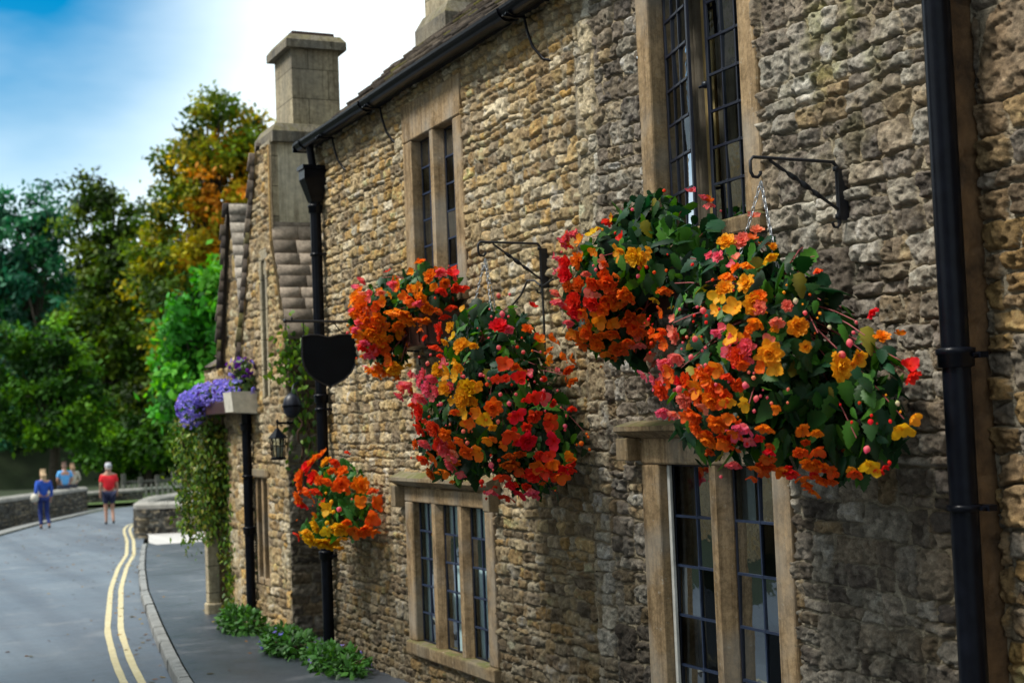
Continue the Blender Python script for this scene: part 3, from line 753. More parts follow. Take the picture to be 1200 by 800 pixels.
# ------------------------------------------------------------------ gabled cottage beyond
GP = HONEY*.92
g2 = empty('gabled_cottage', (0, 14.5, gz(14.5)), 0, 'cottage with tall pale ashlar chimney on a steep stone tiled street gable', 'cottage')
AP, AZ, ET = 14.43, 2.96, 2.36            # apex y, z, slope
YN, YF = 13.70, 15.32
def gab(U, Z, H, x): return np.stack([x-H, U, np.minimum(Z, np.where((U < AP) & (U > 14.02), AZ-.06, AZ-.06-ET*np.abs(U-AP)))], -1)
zg = dict(box=(YN, 17, -2.4, 3.2), size=(.07, .14, .12, .3), big=.4, pal=GP, amp=1.2)
WX = -.02
o = relief_wall('wall', g2, YN, 15.6, -2.25, 3.0, .014, .014, [zg], 31, lambda U, Z, H: gab(U, Z, H, WX), [(14.42, 14.98, -1.62, -.5), (14.25, 14.43, .35, 1.75)]); P(o, g2)
o = relief_wall('wall', g2, 0, 3.2, -2.25, 1.1, .014, .014, [dict(box=(0, 3.3, -2.4, 1.2), size=(.09, .18, .16, .4), big=.5, pal=GREY*.55, amp=1.0)], 32,
                lambda U, Z, H: np.stack([WX+U, YN-H, Z], -1)); P(o, g2); tag(o, 'grey side wall facing the camera')
sl = np.array([0, 1, ET]); sl = sl/np.linalg.norm(sl)
slab_slope(g2, AP, AZ, ET, 13.56, 2.06, -.03, 1.0, (.25, .205, .16), 5)
P(tile_roof('roof', g2, (.9, 14.06, AZ-ET*(AP-14.06)), (1, 0, 0), tuple(sl), 3.1, (AP-14.06)*math.hypot(1, ET), .19, .15, .2, .38, .045, 35, TILE*1.75, .04), g2)
P(tile_roof('roof', g2, (-.05, 15.42, AZ-ET*(15.42-AP)), (1, 0, 0), (0, -sl[1], sl[2]), 4.0, (15.42-AP)*math.hypot(1, ET), .17, .13, .2, .38, .034, 34, TILE*1.3, .04), g2)
ch = chimney(g2, .25, .77, 14.07, 14.70, 3.1, 4.05, [(3.93, 4.08, .065, 'cap')], None)
q = MB(); q.box(.28, .74, 14.11, 14.66, 4.075, 4.13, .01); o = q.build('pot_base', M['trough'], ch); fixup(o, ch)
M['shaft'] = ashlar('cream_ashlar', (.62, .57, .43), (.48, .42, .29), (.5, .47, .4), None, 1.6)
ch2 = chimney(g2, .07, .80, 14.04, 14.60, 1.5, 3.0, [(2.93, 3.13, .07, 'ledge')], None, 'shaft')
q = MB(); q.box(-.015, .09, 14.05, 14.58, 1.6, 2.955, .01); P(q.build('wall', M['chim'], g2), g2)
q = MB(); q.box(-.055, .3, 14.36, 15.04, -.50, -.40, .02); P(q.build('window_ledge', M['hood'], g2), g2)
q = MB()
for (a, b, c, d) in ((14.42, 14.50, -1.62, -.50), (14.90, 14.98, -1.62, -.50), (14.67, 14.73, -1.62, -.50), (14.5, 14.9, -1.62, -1.55)): q.box(-.02, .1, a, b, c, d, .01)
w2 = P(q.build('window', M['ashlar'], g2), g2)
q = MB(); q.box(.12, .13, 14.4, 15.0, -1.65, -.48); o = q.build('pane', M['lead'], w2); fixup(o, w2)
q = MB(); q.box(.12, .13, 14.22, 14.46, .3, 1.8); P(q.build('window', M['lead'], g2), g2)
q = MB(); q.box(-.045, .1, 14.20, 14.265, .33, 1.75, .01); q.box(-.045, .1, 14.415, 14.48, .33, 1.75, .01); P(q.build('window_jamb', M['chim'], g2), g2)
q = MB(); q.box(-.04, .1, 14.18, 14.50, 1.75, 1.88, .012); P(q.build('lintel', M['chim'], g2), g2)
downpipe(g2, -.09, 15.0, -2.15, .65, .05, [.0, -1.1], [-.5], False)
# third cottage
g3 = empty('far_cottage', (.0, 17.5, gz(17)), 0, 'farther cottage with pale stepped stone tile gable beside the dark trees', 'cottage')
A3, Z3, E3 = 15.74, 2.52, 3.4
o = relief_wall('wall', g3, 15.35, 17.3, -2.3, 2.5, .02, .02, [dict(box=(15.3, 20.6, -2.4, 2.6), size=(.08, .16, .14, .34), big=.4, pal=GP, amp=1.1)], 41,
                lambda U, Z, H: np.stack([.02-H, U, np.minimum(Z, np.maximum(Z3-.05-E3*np.abs(U-A3), .75))], -1), [(16.3, 17.2, -2.3, -.1)]); P(o, g3)
s3 = np.array([0, 1, E3]); s3 /= np.linalg.norm(s3)
slab_slope(g3, A3, Z3, E3, 15.2, Z3-.02, -.03, 1.5, (.36, .32, .27), 6)
P(tile_roof('roof', g3, (-.05, 16.26, Z3-E3*(16.26-A3)), (1, 0, 0), (0, -s3[1], s3[2]), 3.0, (16.26-A3)*math.hypot(1, E3), .15, .12, .2, .36, .04, 44, TILE*.9, .04), g3)
P(tile_roof('roof', g3, (.06, 16.3, .76), (0, 1, 0), (cs, 0, sn), 1.02, 3, .2, .2, .25, .4, .03, 45, TILE*1.3), g3)
o = relief_wall('end_wall', g3, 0, 3, -2.3, 3.0, .04, .04, [dict(box=(0, 3, -2.4, 3.1), size=(.08, .16, .14, .34), big=.4, pal=GP, amp=1.1)], 46,
                lambda U, Z, H: np.stack([.02+U, 17.3+H, np.minimum(Z, .70+U*.83)], -1)); P(o, g3)
q = MB(); q.box(.3, .34, 16.25, 17.25, -2.3, -.05); P(q.build('doorway', M['room'], g3), g3)
q = MB()
q.box(-.185, -.045, 16.55, 16.69, gz(16.6)+.22, .08, .012); q.box(-.205, -.025, 16.53, 16.71, gz(16.6)+.0, gz(16.6)+.22, .02)
P(q.build('porch_post', M['chim'], g3), g3)
q = MB(); q.box(-.24, .02, 16.4, 17.7, .08, .19, .015); P(q.build('porch_hood', M['chim'], g3), g3)

# ------------------------------------------------------------------ leaves, stems and blossoms
def leaf_template(n=8, width=.62, teeth=.10, asym=.12, fold=.22, droop=.35):
    """unit leaf along +x, normal +z, base at origin"""
    V = []; F = []
    for i in range(n):
        t = i/(n-1)
        w = width*.5*max(0, math.sin(math.pi*(t*.97+.015)**.62))**.85
        tooth = 1+teeth*(1 if i % 2 else -1)
        if i in (0, n-1): w = .006; tooth = 1
        z = -droop*t*t; sw = .05*teeth*10*(0 if i % 2 else 1)
        V += [(t-.06*(1-t)+sw*.3, -w*tooth*(1+asym), z-fold*w), (t, 0, z), (t-.06*(1-t)+sw*.3, w*tooth*(1-asym), z-fold*w)]
    for i in range(n-1):
        a = 3*i; F += [(a, a+3, a+4, a+1), (a+1, a+4, a+5, a+2)]
    return np.array(V), np.array(F)
LEAF = leaf_template(12, .60, .13, .14, .30, .30); SMALL = leaf_template(4, .6, 0, 0, .2, .2)
DIAMOND = (np.array([(0, 0, 0), (.5, -.28, -.03), (1, 0, -.12), (.5, .28, -.03)], float), np.array([(0, 1, 2, 3)]))
def frames(x, z):
    x = x/np.linalg.norm(x, axis=1)[:, None]
    z = z-(z*x).sum(1)[:, None]*x; z /= (np.linalg.norm(z, axis=1)[:, None]+1e-9)
    y = np.cross(z, x); return np.stack([x, y, z], -1)          # columns
def scatter(name, tmpl, pos, fr, size, col, mat, parent=None, smooth=False):
    TV, TF = tmpl; n = len(pos)
    V = np.einsum('nij,kj->nki', fr, TV)*size[:, None, None]+pos[:, None, :]
    F = TF[None]+(np.arange(n)*len(TV))[:, None, None]
    C = np.repeat(col, len(TV), axis=0)
    return mesh_np(name, V.reshape(-1, 3), F.reshape(-1, TF.shape[1]), mat, parent, C, smooth)

def petal(L, W, cup, ruf, seed, nu=5, nv=5):
    r = random.Random(seed); V = []; T = []
    ph = r.uniform(0, 6)
    for i in range(nu):
        u = i/(nu-1)
        w = W*(math.sin(math.pi*(u*.80+.06)))**.75*.5
        for j in range(nv):
            v = -1+2*j/(nv-1)
            x = L*(u+.0-.10*(v*v)*u*u); y = w*v
            z = cup*L*(.55*v*v*u+u*u*.5)+ruf*L*u*u*math.sin(3.2*v*2+ph)
            V.append((x, y, z)); T.append(u)
    F = [(i*nv+j, (i+1)*nv+j, (i+1)*nv+j+1, i*nv+j+1) for i in range(nu-1) for j in range(nv-1)]
    return np.array(V), np.array(F), np.array(T)
def rotz(a): c, s = math.cos(a), math.sin(a); return np.array([(c, -s, 0), (s, c, 0), (0, 0, 1)])
def roty(a): c, s = math.cos(a), math.sin(a); return np.array([(c, 0, s), (0, 1, 0), (-s, 0, c)])
BL = {}
def blossom_mesh(kind, code, var):
    key = (kind, code, var)
    if key in BL: return BL[key]
    r = random.Random(hash((kind, var)) & 0xffff if False else (ord(kind)*31+var*7)); Vs = []; Fs = []; Ts = []; b = 0
    def put(V, F, T, A, off=(0, 0, 0)):
        nonlocal b
        Vs.append(V @ A.T+np.array(off)); Fs.append(F+b); Ts.append(T); b += len(V)
    if kind == 'r':                                     # double rosette
        for ring, (n, L, el, W) in enumerate(((7, 1.0, 6, .74), (8, .92, 22, .66), (7, .74, 38, .56), (6, .55, 54, .44), (5, .36, 70, .3))):
            for k in range(n):
                a = 2*math.pi*(k+.5*ring+r.uniform(-.17, .17))/n; l = L*r.uniform(.85, 1.1)
                V, F, T = petal(l, W*r.uniform(.8, 1.15), r.uniform(.12, .34), r.uniform(.05, .15), r.random())
                put(V, F, np.clip(T*.8+r.uniform(-.2, .25), 0, 1), rotz(a) @ roty(-math.radians(el+r.uniform(-15, 15))), (0, 0, .03*ring))
    elif kind == 's':                                   # open single
        n = 5 if var % 2 else 4
        for k in range(n):
            a = 2*math.pi*(k+r.uniform(-.12, .12))/n; l = (1.05 if k % 2 == 0 else .8)*r.uniform(.9, 1.1)
            V, F, T = petal(l, (.92 if k % 2 == 0 else .66), r.uniform(.1, .3), r.uniform(.06, .16), r.random())
            put(V, F, T, rotz(a) @ roty(-math.radians(18+r.uniform(-14, 26))))
        for k in range(7):
            V, F, T = petal(.2, .1, .3, 0, k); put(V, F, T*0, rotz(k*.9) @ roty(-math.radians(r.uniform(40, 80))))
    elif kind == 'h':                                   # half open, hanging bell
        for ring, (n, L, el, W) in enumerate(((4, 1.15, 52, .85), (4, 1.0, 64, .7), (3, .8, 74, .5))):
            for k in range(n):
                a = 2*math.pi*(k+.5*ring+r.uniform(-.1, .1))/n
                V, F, T = petal(L*r.uniform(.9, 1.1), W, -.32, r.uniform(.03, .09), r.random())
                put(V, F, T, rotz(a) @ roty(-math.radians(el+r.uniform(-8, 8))))
    else:                                               # bud: two closed petals, egg shaped
        n = 10; m = 7; V = []; F = []; T = []
        for i in range(m):
            t = i/(m-1); rad = .42*math.sin(math.pi*(t*.93+.04))**.8*(1-.25*t)
            for k in range(n):
                th = 2*math.pi*k/n; f = 1+.12*math.cos(2*th); V.append((rad*f*math.cos(th), rad/f*math.sin(th), t)); T.append(t)
        for i in range(m-1):
            for k in range(n): F.append((i*n+k, i*n+(k+1) % n, (i+1)*n+(k+1) % n, (i+1)*n+k))
        put(np.array(V), np.array(F), np.array(T), np.eye(3))
        for k in (0, 1):
            V, F, T = petal(.75, .6, .5, .05, k); put(V, F, T*.6, rotz(k*math.pi+.3) @ roty(-math.radians(72)), (0, 0, .02))
    V = np.concatenate(Vs); F = np.concatenate(Fs); T = np.concatenate(Ts)
    o = mesh_np('blossom_'+{'r': 'double', 's': 'single', 'h': 'bell', 'b': 'bud'}[kind], V, F, PET[code], None, np.repeat(T[:, None], 3, 1), True)
    me = o.data; bpy.data.objects.remove(o); BL[key] = me; return me
def add_blossom(parent, p, n, kind, code, size, rnd):
    me = blossom_mesh(kind, code, rnd.randrange(4))
    o = bpy.data.objects.new('bud' if kind == 'b' else 'blossom', me); COL.objects.link(o); o.parent = parent
    n = Vector(n).normalized()
    if kind == 'b' or kind == 'h': n = (n*.45+Vector((rnd.uniform(-.3, .3), rnd.uniform(-.3, .3), -.75))).normalized()
    else: n = (n+Vector((rnd.uniform(-.3, .3), rnd.uniform(-.3, .3), rnd.uniform(-.45, .05)))).normalized()
    q = n.to_track_quat('Z', 'Y').to_matrix().to_4x4() @ Matrix.Rotation(rnd.uniform(0, 6.28), 4, 'Z')
    s = size*rnd.uniform(.9, 1.1)
    o.matrix_local = Matrix.Translation(Vector(p)-parent.location) @ q @ Matrix.Diagonal((s, s, s*rnd.uniform(.85, 1.05), 1))
    return o
def lobe_hit(lobes, px, py, infl):
    """nearest point where a sight line meets the plant's lobes (ellipsoids c, r)"""
    d = ray(px, py); best = None
    for (c, r) in lobes:
        c = np.array(c); r = np.array(r)*infl; o = (CAM-c)/r; v = d/r
        A, B, C_ = v@v, 2*o@v, o@o-1; D = B*B-4*A*C_
        if D > 0: t = (-B-math.sqrt(D))/(2*A)
        else: continue
        if best is None or t < best[0]:
            p = CAM+d*t; best = (t, p, (p-c)/r**2)
    if best is None:                                    # trails outside the body: beside the nearest lobe
        bd = None
        for (c, r) in lobes:
            c = np.array(c); t = (c-CAM)@d/(d@d); p = CAM+d*t; q = np.linalg.norm((p-c)/np.array(r))
            if bd is None or q < bd[0]: bd = (q, p, (p-c)/np.array(r)**2)
        c_, r_l = min(lobes, key=lambda l: np.linalg.norm((bd[1]-np.array(l[0]))/np.array(l[1])))
        q = np.linalg.norm((bd[1]-np.array(c_))/np.array(r_l)); lim = infl+.12
        best = (0, bd[1] if q < lim else np.array(c_)+(bd[1]-np.array(c_))*lim/q, bd[2])
    return best[1], best[2]/np.linalg.norm(best[2])
def sample_lobes(lobes, n, r, lo=.8, hi=1.0):
    vol = np.array([np.prod(l[1])**(2/3) for l in lobes]); pick = r.choice(len(lobes), n, p=vol/vol.sum())
    c = np.array([l[0] for l in lobes])[pick]; rad = np.array([l[1] for l in lobes])[pick]
    d = r.normal(size=(n, 3)); d /= np.linalg.norm(d, axis=1)[:, None]
    s = r.uniform(lo, hi, n)[:, None]
    return c+d*rad*s, d/rad/np.linalg.norm(d/rad, axis=1)[:, None]
def foliage(parent, lobes, n, size, pal, seed, xmax=-.03, tmpl=None, mat='leaf', up=.35, lo=.52, hi=.93, name='foliage', inner=True):
    r = np.random.default_rng(seed)
    p, nn = sample_lobes(lobes, n, r, lo, hi)
    k = p[:, 0] < xmax; p, nn = p[k], nn[k]; n = len(p)
    zdir = nn*.8+np.array((0, 0, up))+r.normal(size=(n, 3))*.38
    xdir = nn*.35+np.array((0, 0, -.75))+r.normal(size=(n, 3))*.55
    fr = frames(xdir, zdir)
    sz = size*(.45+r.beta(1.6, 2.6, n)*1.5)
    pal = np.array(pal); col = pal[r.integers(len(pal), size=n)]*r.uniform(.6, 1.4, (n, 1))
    old = r.random(n) < .025; col[old] = np.array((.30, .26, .03))*r.uniform(.6, 1.2, (old.sum(), 1))
    o = scatter(name, tmpl or LEAF, p-np.einsum('nij,j->ni', fr, (.45, 0, 0))*sz[:, None], fr, sz, col, M[mat], parent, False)
    return P(o, parent)
GREEN = [(.015, .065, .012), (.022, .085, .012), (.010, .042, .012), (.045, .16, .016), (.008, .032, .010), (.014, .065, .026), (.065, .20, .02), (.010, .045, .018)]
def stems(parent, lobes, n, seed, root, mat='stem', r0=.0045):
    r = random.Random(seed); rr = np.random.default_rng(seed); k = MB()
    p, nn = sample_lobes(lobes, n, rr, .8, .99)
    for a, b in zip(p, nn):
        if a[0] > -.03: continue
        s = np.array(root)+rr.normal(size=3)*.06; m = s*.45+a*.55+np.array((0, 0, .08))
        pts = [tuple(s*(1-t)**2+2*m*t*(1-t)+a*t*t) for t in np.linspace(0, 1, 6)]
        k.tube(pts, [r0, r0, r0*.9, r0*.8, r0*.7, r0*.5], 5, False)
    return P(k.build('stem', M[mat], parent), parent)
def blossom_mass(parent, items):
    """items: (mesh, matrix); the many small blossoms beyond the hundred largest, as one part"""
    mats = []; V = []; F = []; T = []; MI = []; b = 0
    for me, mw_ in items:
        n = len(me.vertices); co = np.empty(n*3); me.vertices.foreach_get('co', co); co = co.reshape(-1, 3)
        mm = np.array(mw_); V.append(co @ mm[:3, :3].T+mm[:3, 3])
        fs = np.empty(len(me.polygons)*4, np.int32); me.loops.foreach_get('vertex_index', fs); F.append(fs.reshape(-1, 4)+b); b += n
        c = np.empty(n*4); me.attributes['col'].data.foreach_get('color', c); T.append(c.reshape(-1, 4)[:, :3])
        mt = me.materials[0]
        if mt not in mats: mats.append(mt)
        MI.append(np.full(len(fs)//4, mats.index(mt), np.int32))
    if not V: return
    o = mesh_np('blossom', np.concatenate(V), np.concatenate(F), None, parent, np.concatenate(T), True)
    for m in mats: o.data.materials.append(m)
    o.data.polygons.foreach_set('material_index', np.concatenate(MI)); o.data.update()
    tag(o, kind='stuff'); return P(o, parent)
def planting(parent, lobes, table, nleaf, lsize, pal, seed, unit, fill=0, fillcodes='TORY', maxbl=98, extra=115):
    rnd = random.Random(seed); nb = 0; nbud = 0
    for tok in table.split():
        x, y, kind, code, s = tok.split(','); s = float(s)
        p, nrm = lobe_hit(lobes, float(x), float(y), 1.10 if kind != 'b' else 1.12)
        p = np.array(p); p[0] = min(p[0], -.06)
        if kind == 'b': nbud += 1
        else: nb += 1
        if nb > maxbl and kind != 'b': continue
        add_blossom(parent, p, nrm, kind, code, unit*s*(.55 if kind == 'b' else 1), rnd)
    rr = np.random.default_rng(seed)
    mass = []; toks = [t for t in table.split()]
    for i in range(extra):
        x, y, kind, code, s = rnd.choice(toks).split(','); kind = rnd.choice('rsshb') if kind != 'b' else 'b'
        if code in 'GL': code = 'Y'
        if rnd.random() < .06: code = 'D'
        p, nrm = lobe_hit(lobes, float(x)+rnd.gauss(0, 13), float(y)+rnd.gauss(0, 11), 1.06+rnd.uniform(-.03, .06))
        p = np.array(p); p[0] = min(p[0], -.06)
        o = add_blossom(parent, p, nrm, kind, code, unit*rnd.uniform(.5, 1.0)*(.5 if kind == 'b' else 1), rnd)
        mass.append((o.data, Matrix.Translation(parent.location) @ o.matrix_basis)); bpy.data.objects.remove(o)
    blossom_mass(parent, mass)
    p, nn = sample_lobes(lobes, fill*6, rr, 1.0, 1.06)
    for a, b in zip(p, nn):
        if nb >= maxbl or fill <= 0: break
        if a[0] > -.08: continue
        toc = (CAM-a); toc /= np.linalg.norm(toc)
        if b@toc > .35: continue                         # the seen side is placed from the table
        add_blossom(parent, a, b, rnd.choice('rssh'), rnd.choice(fillcodes), unit*rnd.uniform(.7, 1), rnd); nb += 1; fill -= 1
    foliage(parent, lobes, nleaf, lsize, pal, seed)
# blossoms as seen from the street: where on the plant, kind (r double, s single, h bell, b bud), colour, size
T_BOX_UR = """648,254,s,T,.9 657,262,h,P,.8 661,284,b,P,1.1 680,283,s,O,1 678,305,r,O,1.25 662,307,r,R,1 695,273,s,L,1 713,257,h,R,.7 725,296,s,Y,1.1 746,301,r,L,1.2 760,299,s,Y,.9
698,314,b,P,1 696,331,r,T,1.1 714,332,r,T,1.3 735,342,r,O,1.35 720,353,r,T,1.2 656,350,h,P,1.2 653,340,h,S,.9 672,353,r,R,1.1 683,365,s,T,1.1 695,356,r,R,1 736,372,r,T,1.3 703,376,s,O,1.1 735,397,h,T,1.3
685,387,s,O,1.1 700,402,r,O,1.1 722,408,r,D,1.1 711,413,s,O,1 731,410,s,D,.9 779,336,h,T,1.1 749,321,b,P,1.2 758,311,b,R,.9 767,317,b,T,.9 779,222,b,R,1 832,235,h,P,.8 742,244,b,P,1 750,401,h,S,1 743,384,r,T,1.1
664,322,r,R,1.1 690,345,s,S,.9 706,362,r,T,1.1 752,377,s,D,.9 668,375,h,P,.9 676,366,r,R,1 716,390,r,T,1.1 692,395,s,T,1 724,322,s,T,.8 655,300,h,P,.8 687,318,h,S,.8"""
T_BASK_R = """851,284,r,Y,1.05 887,271,r,S,.85 901,298,h,L,.95 842,301,r,P,.8 862,303,s,S,.8 875,307,h,O,1 853,319,h,O,.95 875,332,r,Y,1.15 842,348,s,Y,1.15 862,361,s,Y,1.1 883,356,r,Y,1.15 888,374,h,O,1.1 910,375,h,S,1
824,360,b,P,1.6 934,383,r,Y,1.1 932,349,b,G,1.2 943,364,b,P,1.1 842,387,h,P,.8 816,394,b,P,1.3 789,387,s,S,.95 773,390,h,T,1 796,416,h,S,1.2 811,415,b,P,1.2 822,427,b,P,1.4 860,393,s,Y,1.1 876,408,r,P,1.05 865,417,r,R,1.1
842,431,s,O,1.2 902,414,r,Y,1.35 910,431,s,Y,1.1 831,442,s,T,1.1 787,437,s,T,1.2 776,457,r,R,1.3 818,455,s,O,1.2 798,452,b,P,1.6 873,447,b,P,1.3 884,440,b,S,1 887,463,b,P,1.3 856,347,b,R,.9 804,468,r,S,1.3 778,478,h,P,1.1
823,436,r,T,1 833,449,s,O,1.1 835,469,r,O,1.25 854,470,s,Y,1 816,485,r,T,1.25 817,501,r,T,1.15 842,495,r,O,1.4 831,514,r,O,1.3 849,516,s,T,1.2 854,488,s,T,1.1 863,507,s,T,1 873,496,h,P,1.1 897,497,h,O,1.1 873,472,s,Y,.9
861,540,h,P,1.1 885,546,s,T,1.1 897,536,s,D,1.1 902,525,h,R,.8 915,547,s,D,1.1 930,551,h,R,.9 940,502,s,D,1 941,558,s,T,1.1 949,542,r,O,1.15 957,526,s,T,1.1 957,503,h,O,.9 962,542,s,O,1.1 964,561,r,T,1.15 976,551,s,D,1
1002,551,h,D,.9 984,431,r,Y,1.35 1004,420,s,Y,1 984,412,b,P,1.6 995,397,b,P,1.7 1066,438,h,R,1 1051,469,b,G,1.2 1057,502,s,L,1.2 1020,491,b,R,1.3 1017,522,b,P,1.6 1020,545,s,L,1.2 1030,549,h,R,.8 1033,395,r,O,.9 1019,364,h,R,.9
971,381,b,G,1.1 781,420,h,P,.9 765,400,b,R,1 806,445,r,T,1.1 826,476,s,S,.9 846,454,s,T,.9 870,425,h,T,.9 892,431,s,T,.9 854,437,h,R,.8 776,444,s,P,.8 761,372,b,R,.9 828,376,b,R,.9 836,326,b,R,.8 1008,470,b,R,.8 923,470,b,S,.7"""
T_BASK_L = """585,384,r,R,1.3 597,383,h,P,.9 541,406,r,Y,1.2 531,396,s,L,1 512,404,h,R,1.1 516,385,r,R,1.2 592,426,s,R,1.2 609,442,s,R,1.1 543,362,s,Y,.8 588,364,b,P,1.5 583,405,b,P,1.5 584,343,b,P,1.4 514,433,r,L,1.1 526,438,s,Y,1.2
522,455,r,Y,1.15 550,455,r,L,1.3 543,466,r,Y,1.4 544,480,s,Y,1.2 561,453,s,O,.9 578,477,r,T,1.35 568,491,s,L,1.1 561,482,s,O,1 480,448,h,P,1.3 494,446,r,P,1.2 502,455,r,P,1.2 495,462,h,P,1.1 472,452,h,S,1 492,483,r,R,1.2
494,500,r,R,1.3 511,501,r,R,1.3 524,508,r,T,1.3 500,516,h,P,1.1 625,465,s,R,1.3 638,466,s,P,1.1 607,486,s,R,1.2 625,486,r,R,1.2 644,491,s,R,1.4 598,508,s,R,1.3 617,516,r,R,1.3 649,516,s,R,1.4 571,514,s,O,1.1 534,529,s,S,1.2
548,529,r,T,1.1 561,528,s,O,1.3 521,526,r,P,1.1 509,536,s,T,1.2 529,544,r,P,1.1 524,552,s,O,1 575,541,b,P,1.6 598,541,r,D,1.3 588,557,s,R,1.3 565,561,b,R,1.4 576,573,h,P,1 595,581,s,R,1.3 609,576,s,R,1.4 622,572,h,P,1.1
625,556,r,R,1.3 639,552,s,R,1.2 656,556,s,T,1.3 644,534,s,R,1.2 632,545,s,D,1.1 666,533,s,O,1 680,517,b,T,1.4 661,497,b,P,1.2 648,543,s,O,1 656,418,s,T,.9 631,398,s,T,.8 663,431,h,D,1 667,444,h,D,.9 641,408,h,O,.8
544,503,b,S,1.3 548,516,b,S,1.2 565,437,b,P,1.2 543,439,b,P,1.2 571,448,b,R,1.1 587,460,b,P,1.1 596,470,b,P,1.3 604,460,b,P,1 621,438,b,P,1.4 605,405,b,R,1 612,411,b,P,1.1 584,491,b,S,1.3 526,425,b,P,1.1 518,471,b,P,1.4
585,537,b,R,1 502,423,b,P,1.2 486,470,h,R,1 498,535,h,R,1.1 515,520,s,R,1.1 612,551,s,D,1.1 602,566,s,R,1.1 661,548,s,R,1.1 637,456,b,P,1.1 508,440,h,P,1 553,494,s,T,.9 590,520,s,T,.9 538,515,s,T,1"""
T_BOX_UL = """505,324,r,O,1.1 513,317,h,P,1 529,322,s,R,1.2 539,314,b,P,1.6 520,338,h,R,1 537,334,h,R,1.1 468,336,s,O,1.2 476,345,s,O,1.1 464,331,h,P,1.1 421,334,h,P,1.2 418,350,r,O,1.2 428,352,s,O,1.2 425,363,r,O,1.3 423,374,h,P,1.2
432,368,s,S,1.2 444,373,r,O,1.3 438,383,r,T,1.2 450,382,s,T,1.1 436,390,r,O,1.4 424,393,s,O,1.2 445,397,r,O,1.3 430,398,h,P,1 451,407,s,T,1.2 440,409,s,R,1.1 433,413,h,P,1 485,353,s,T,1.2 492,353,h,P,.9 501,359,r,O,1.2
511,362,s,T,1.2 471,365,r,O,1.25 480,373,r,O,1.25 495,373,r,O,1.3 497,382,s,T,1.2 459,366,s,T,1.1 467,379,r,O,1.2 467,389,s,O,1.1 489,386,s,O,1.1 507,380,s,R,1.2 462,430,r,Y,1.35 447,430,r,O,1.3 439,433,s,O,1.1 455,436,s,O,1.2
416,362,h,P,1.1 419,383,h,P,1 428,342,h,S,1 440,360,s,T,1 515,380,s,R,1.2 521,368,h,R,1 449,352,s,O,.9 426,405,h,R,1 456,421,s,T,1.1 430,378,r,O,1.1"""
T_PIPE = """375,529,s,T,1.3 368,542,r,T,1.4 361,548,r,R,1.3 353,560,r,T,1.4 368,560,r,R,1.2 354,570,r,T,1.3 351,582,r,T,1.4 356,589,h,R,1.1 371,572,h,R,1.2 386,561,h,T,1.2 400,568,r,T,1.5 395,539,h,R,1.1 422,569,r,O,1.5 435,571,h,T,1.2
421,590,s,O,1.3 440,589,s,T,1.5 435,607,s,T,1.4 426,620,r,T,1.4 415,621,s,D,1.3 407,608,h,T,1.1 384,596,s,L,1.2 389,585,b,Y,1.6 372,615,r,L,1.4 384,621,s,L,1.3 400,618,r,L,1.5 365,630,r,L,1.5 377,634,r,L,1.5 389,636,r,L,1.4
360,619,h,Y,1.1 399,594,b,P,1.7 392,597,b,L,1.4 385,610,b,L,1.5 437,621,s,T,1.3 362,576,h,T,1 403,629,s,Y,1.2"""
def basket(label, hook, bc, lobes, table, nleaf, seed, unit, lsize, br=.19, fill=10, group='hanging baskets on iron brackets'):
    root = empty('hanging_basket', bc, 0, label, 'hanging basket', group)
    k = MB(); prof = [(.02, -br*.85), (br*.5, -br*.75), (br*.85, -br*.35), (br, 0), (br*1.04, 0), (br*1.04, .02), (br*.98, .02), (br*.9, -.05), (br*.2, -.06)]
    k.lathe(prof, bc, 24); P(k.build('basket_bowl', M['coir'], root), root)
    for a in (.4, 2.5, 4.6):
        c = MB(); p0 = Vector((bc[0]+br*math.cos(a), bc[1]+br*math.sin(a), bc[2]+.01)); p1 = Vector(hook)-Vector((0, 0, .02))
        L = (p1-p0).length; nl = int(L/.022); d = (p1-p0)/nl; t = d.normalized()
        for i in range(nl):
            m = p0+d*(i+.5); q = t.cross(Vector((1, 0, 0) if i % 2 else (0, 1, 0))).normalized(); h = t*.015; s = q*.006
            c.tube([m-h, m-h*.6+s, m+h*.6+s, m+h, m+h*.6-s, m-h*.6-s, m-h], .0021, 5, False)
        P(c.build('chain', M['chain'], root), root)
    stems(root, lobes, 70, seed+1, (bc[0], bc[1], bc[2]+.08))
    planting(root, lobes, table, nleaf, lsize, GREEN, seed, unit, fill, extra=190)
    return root
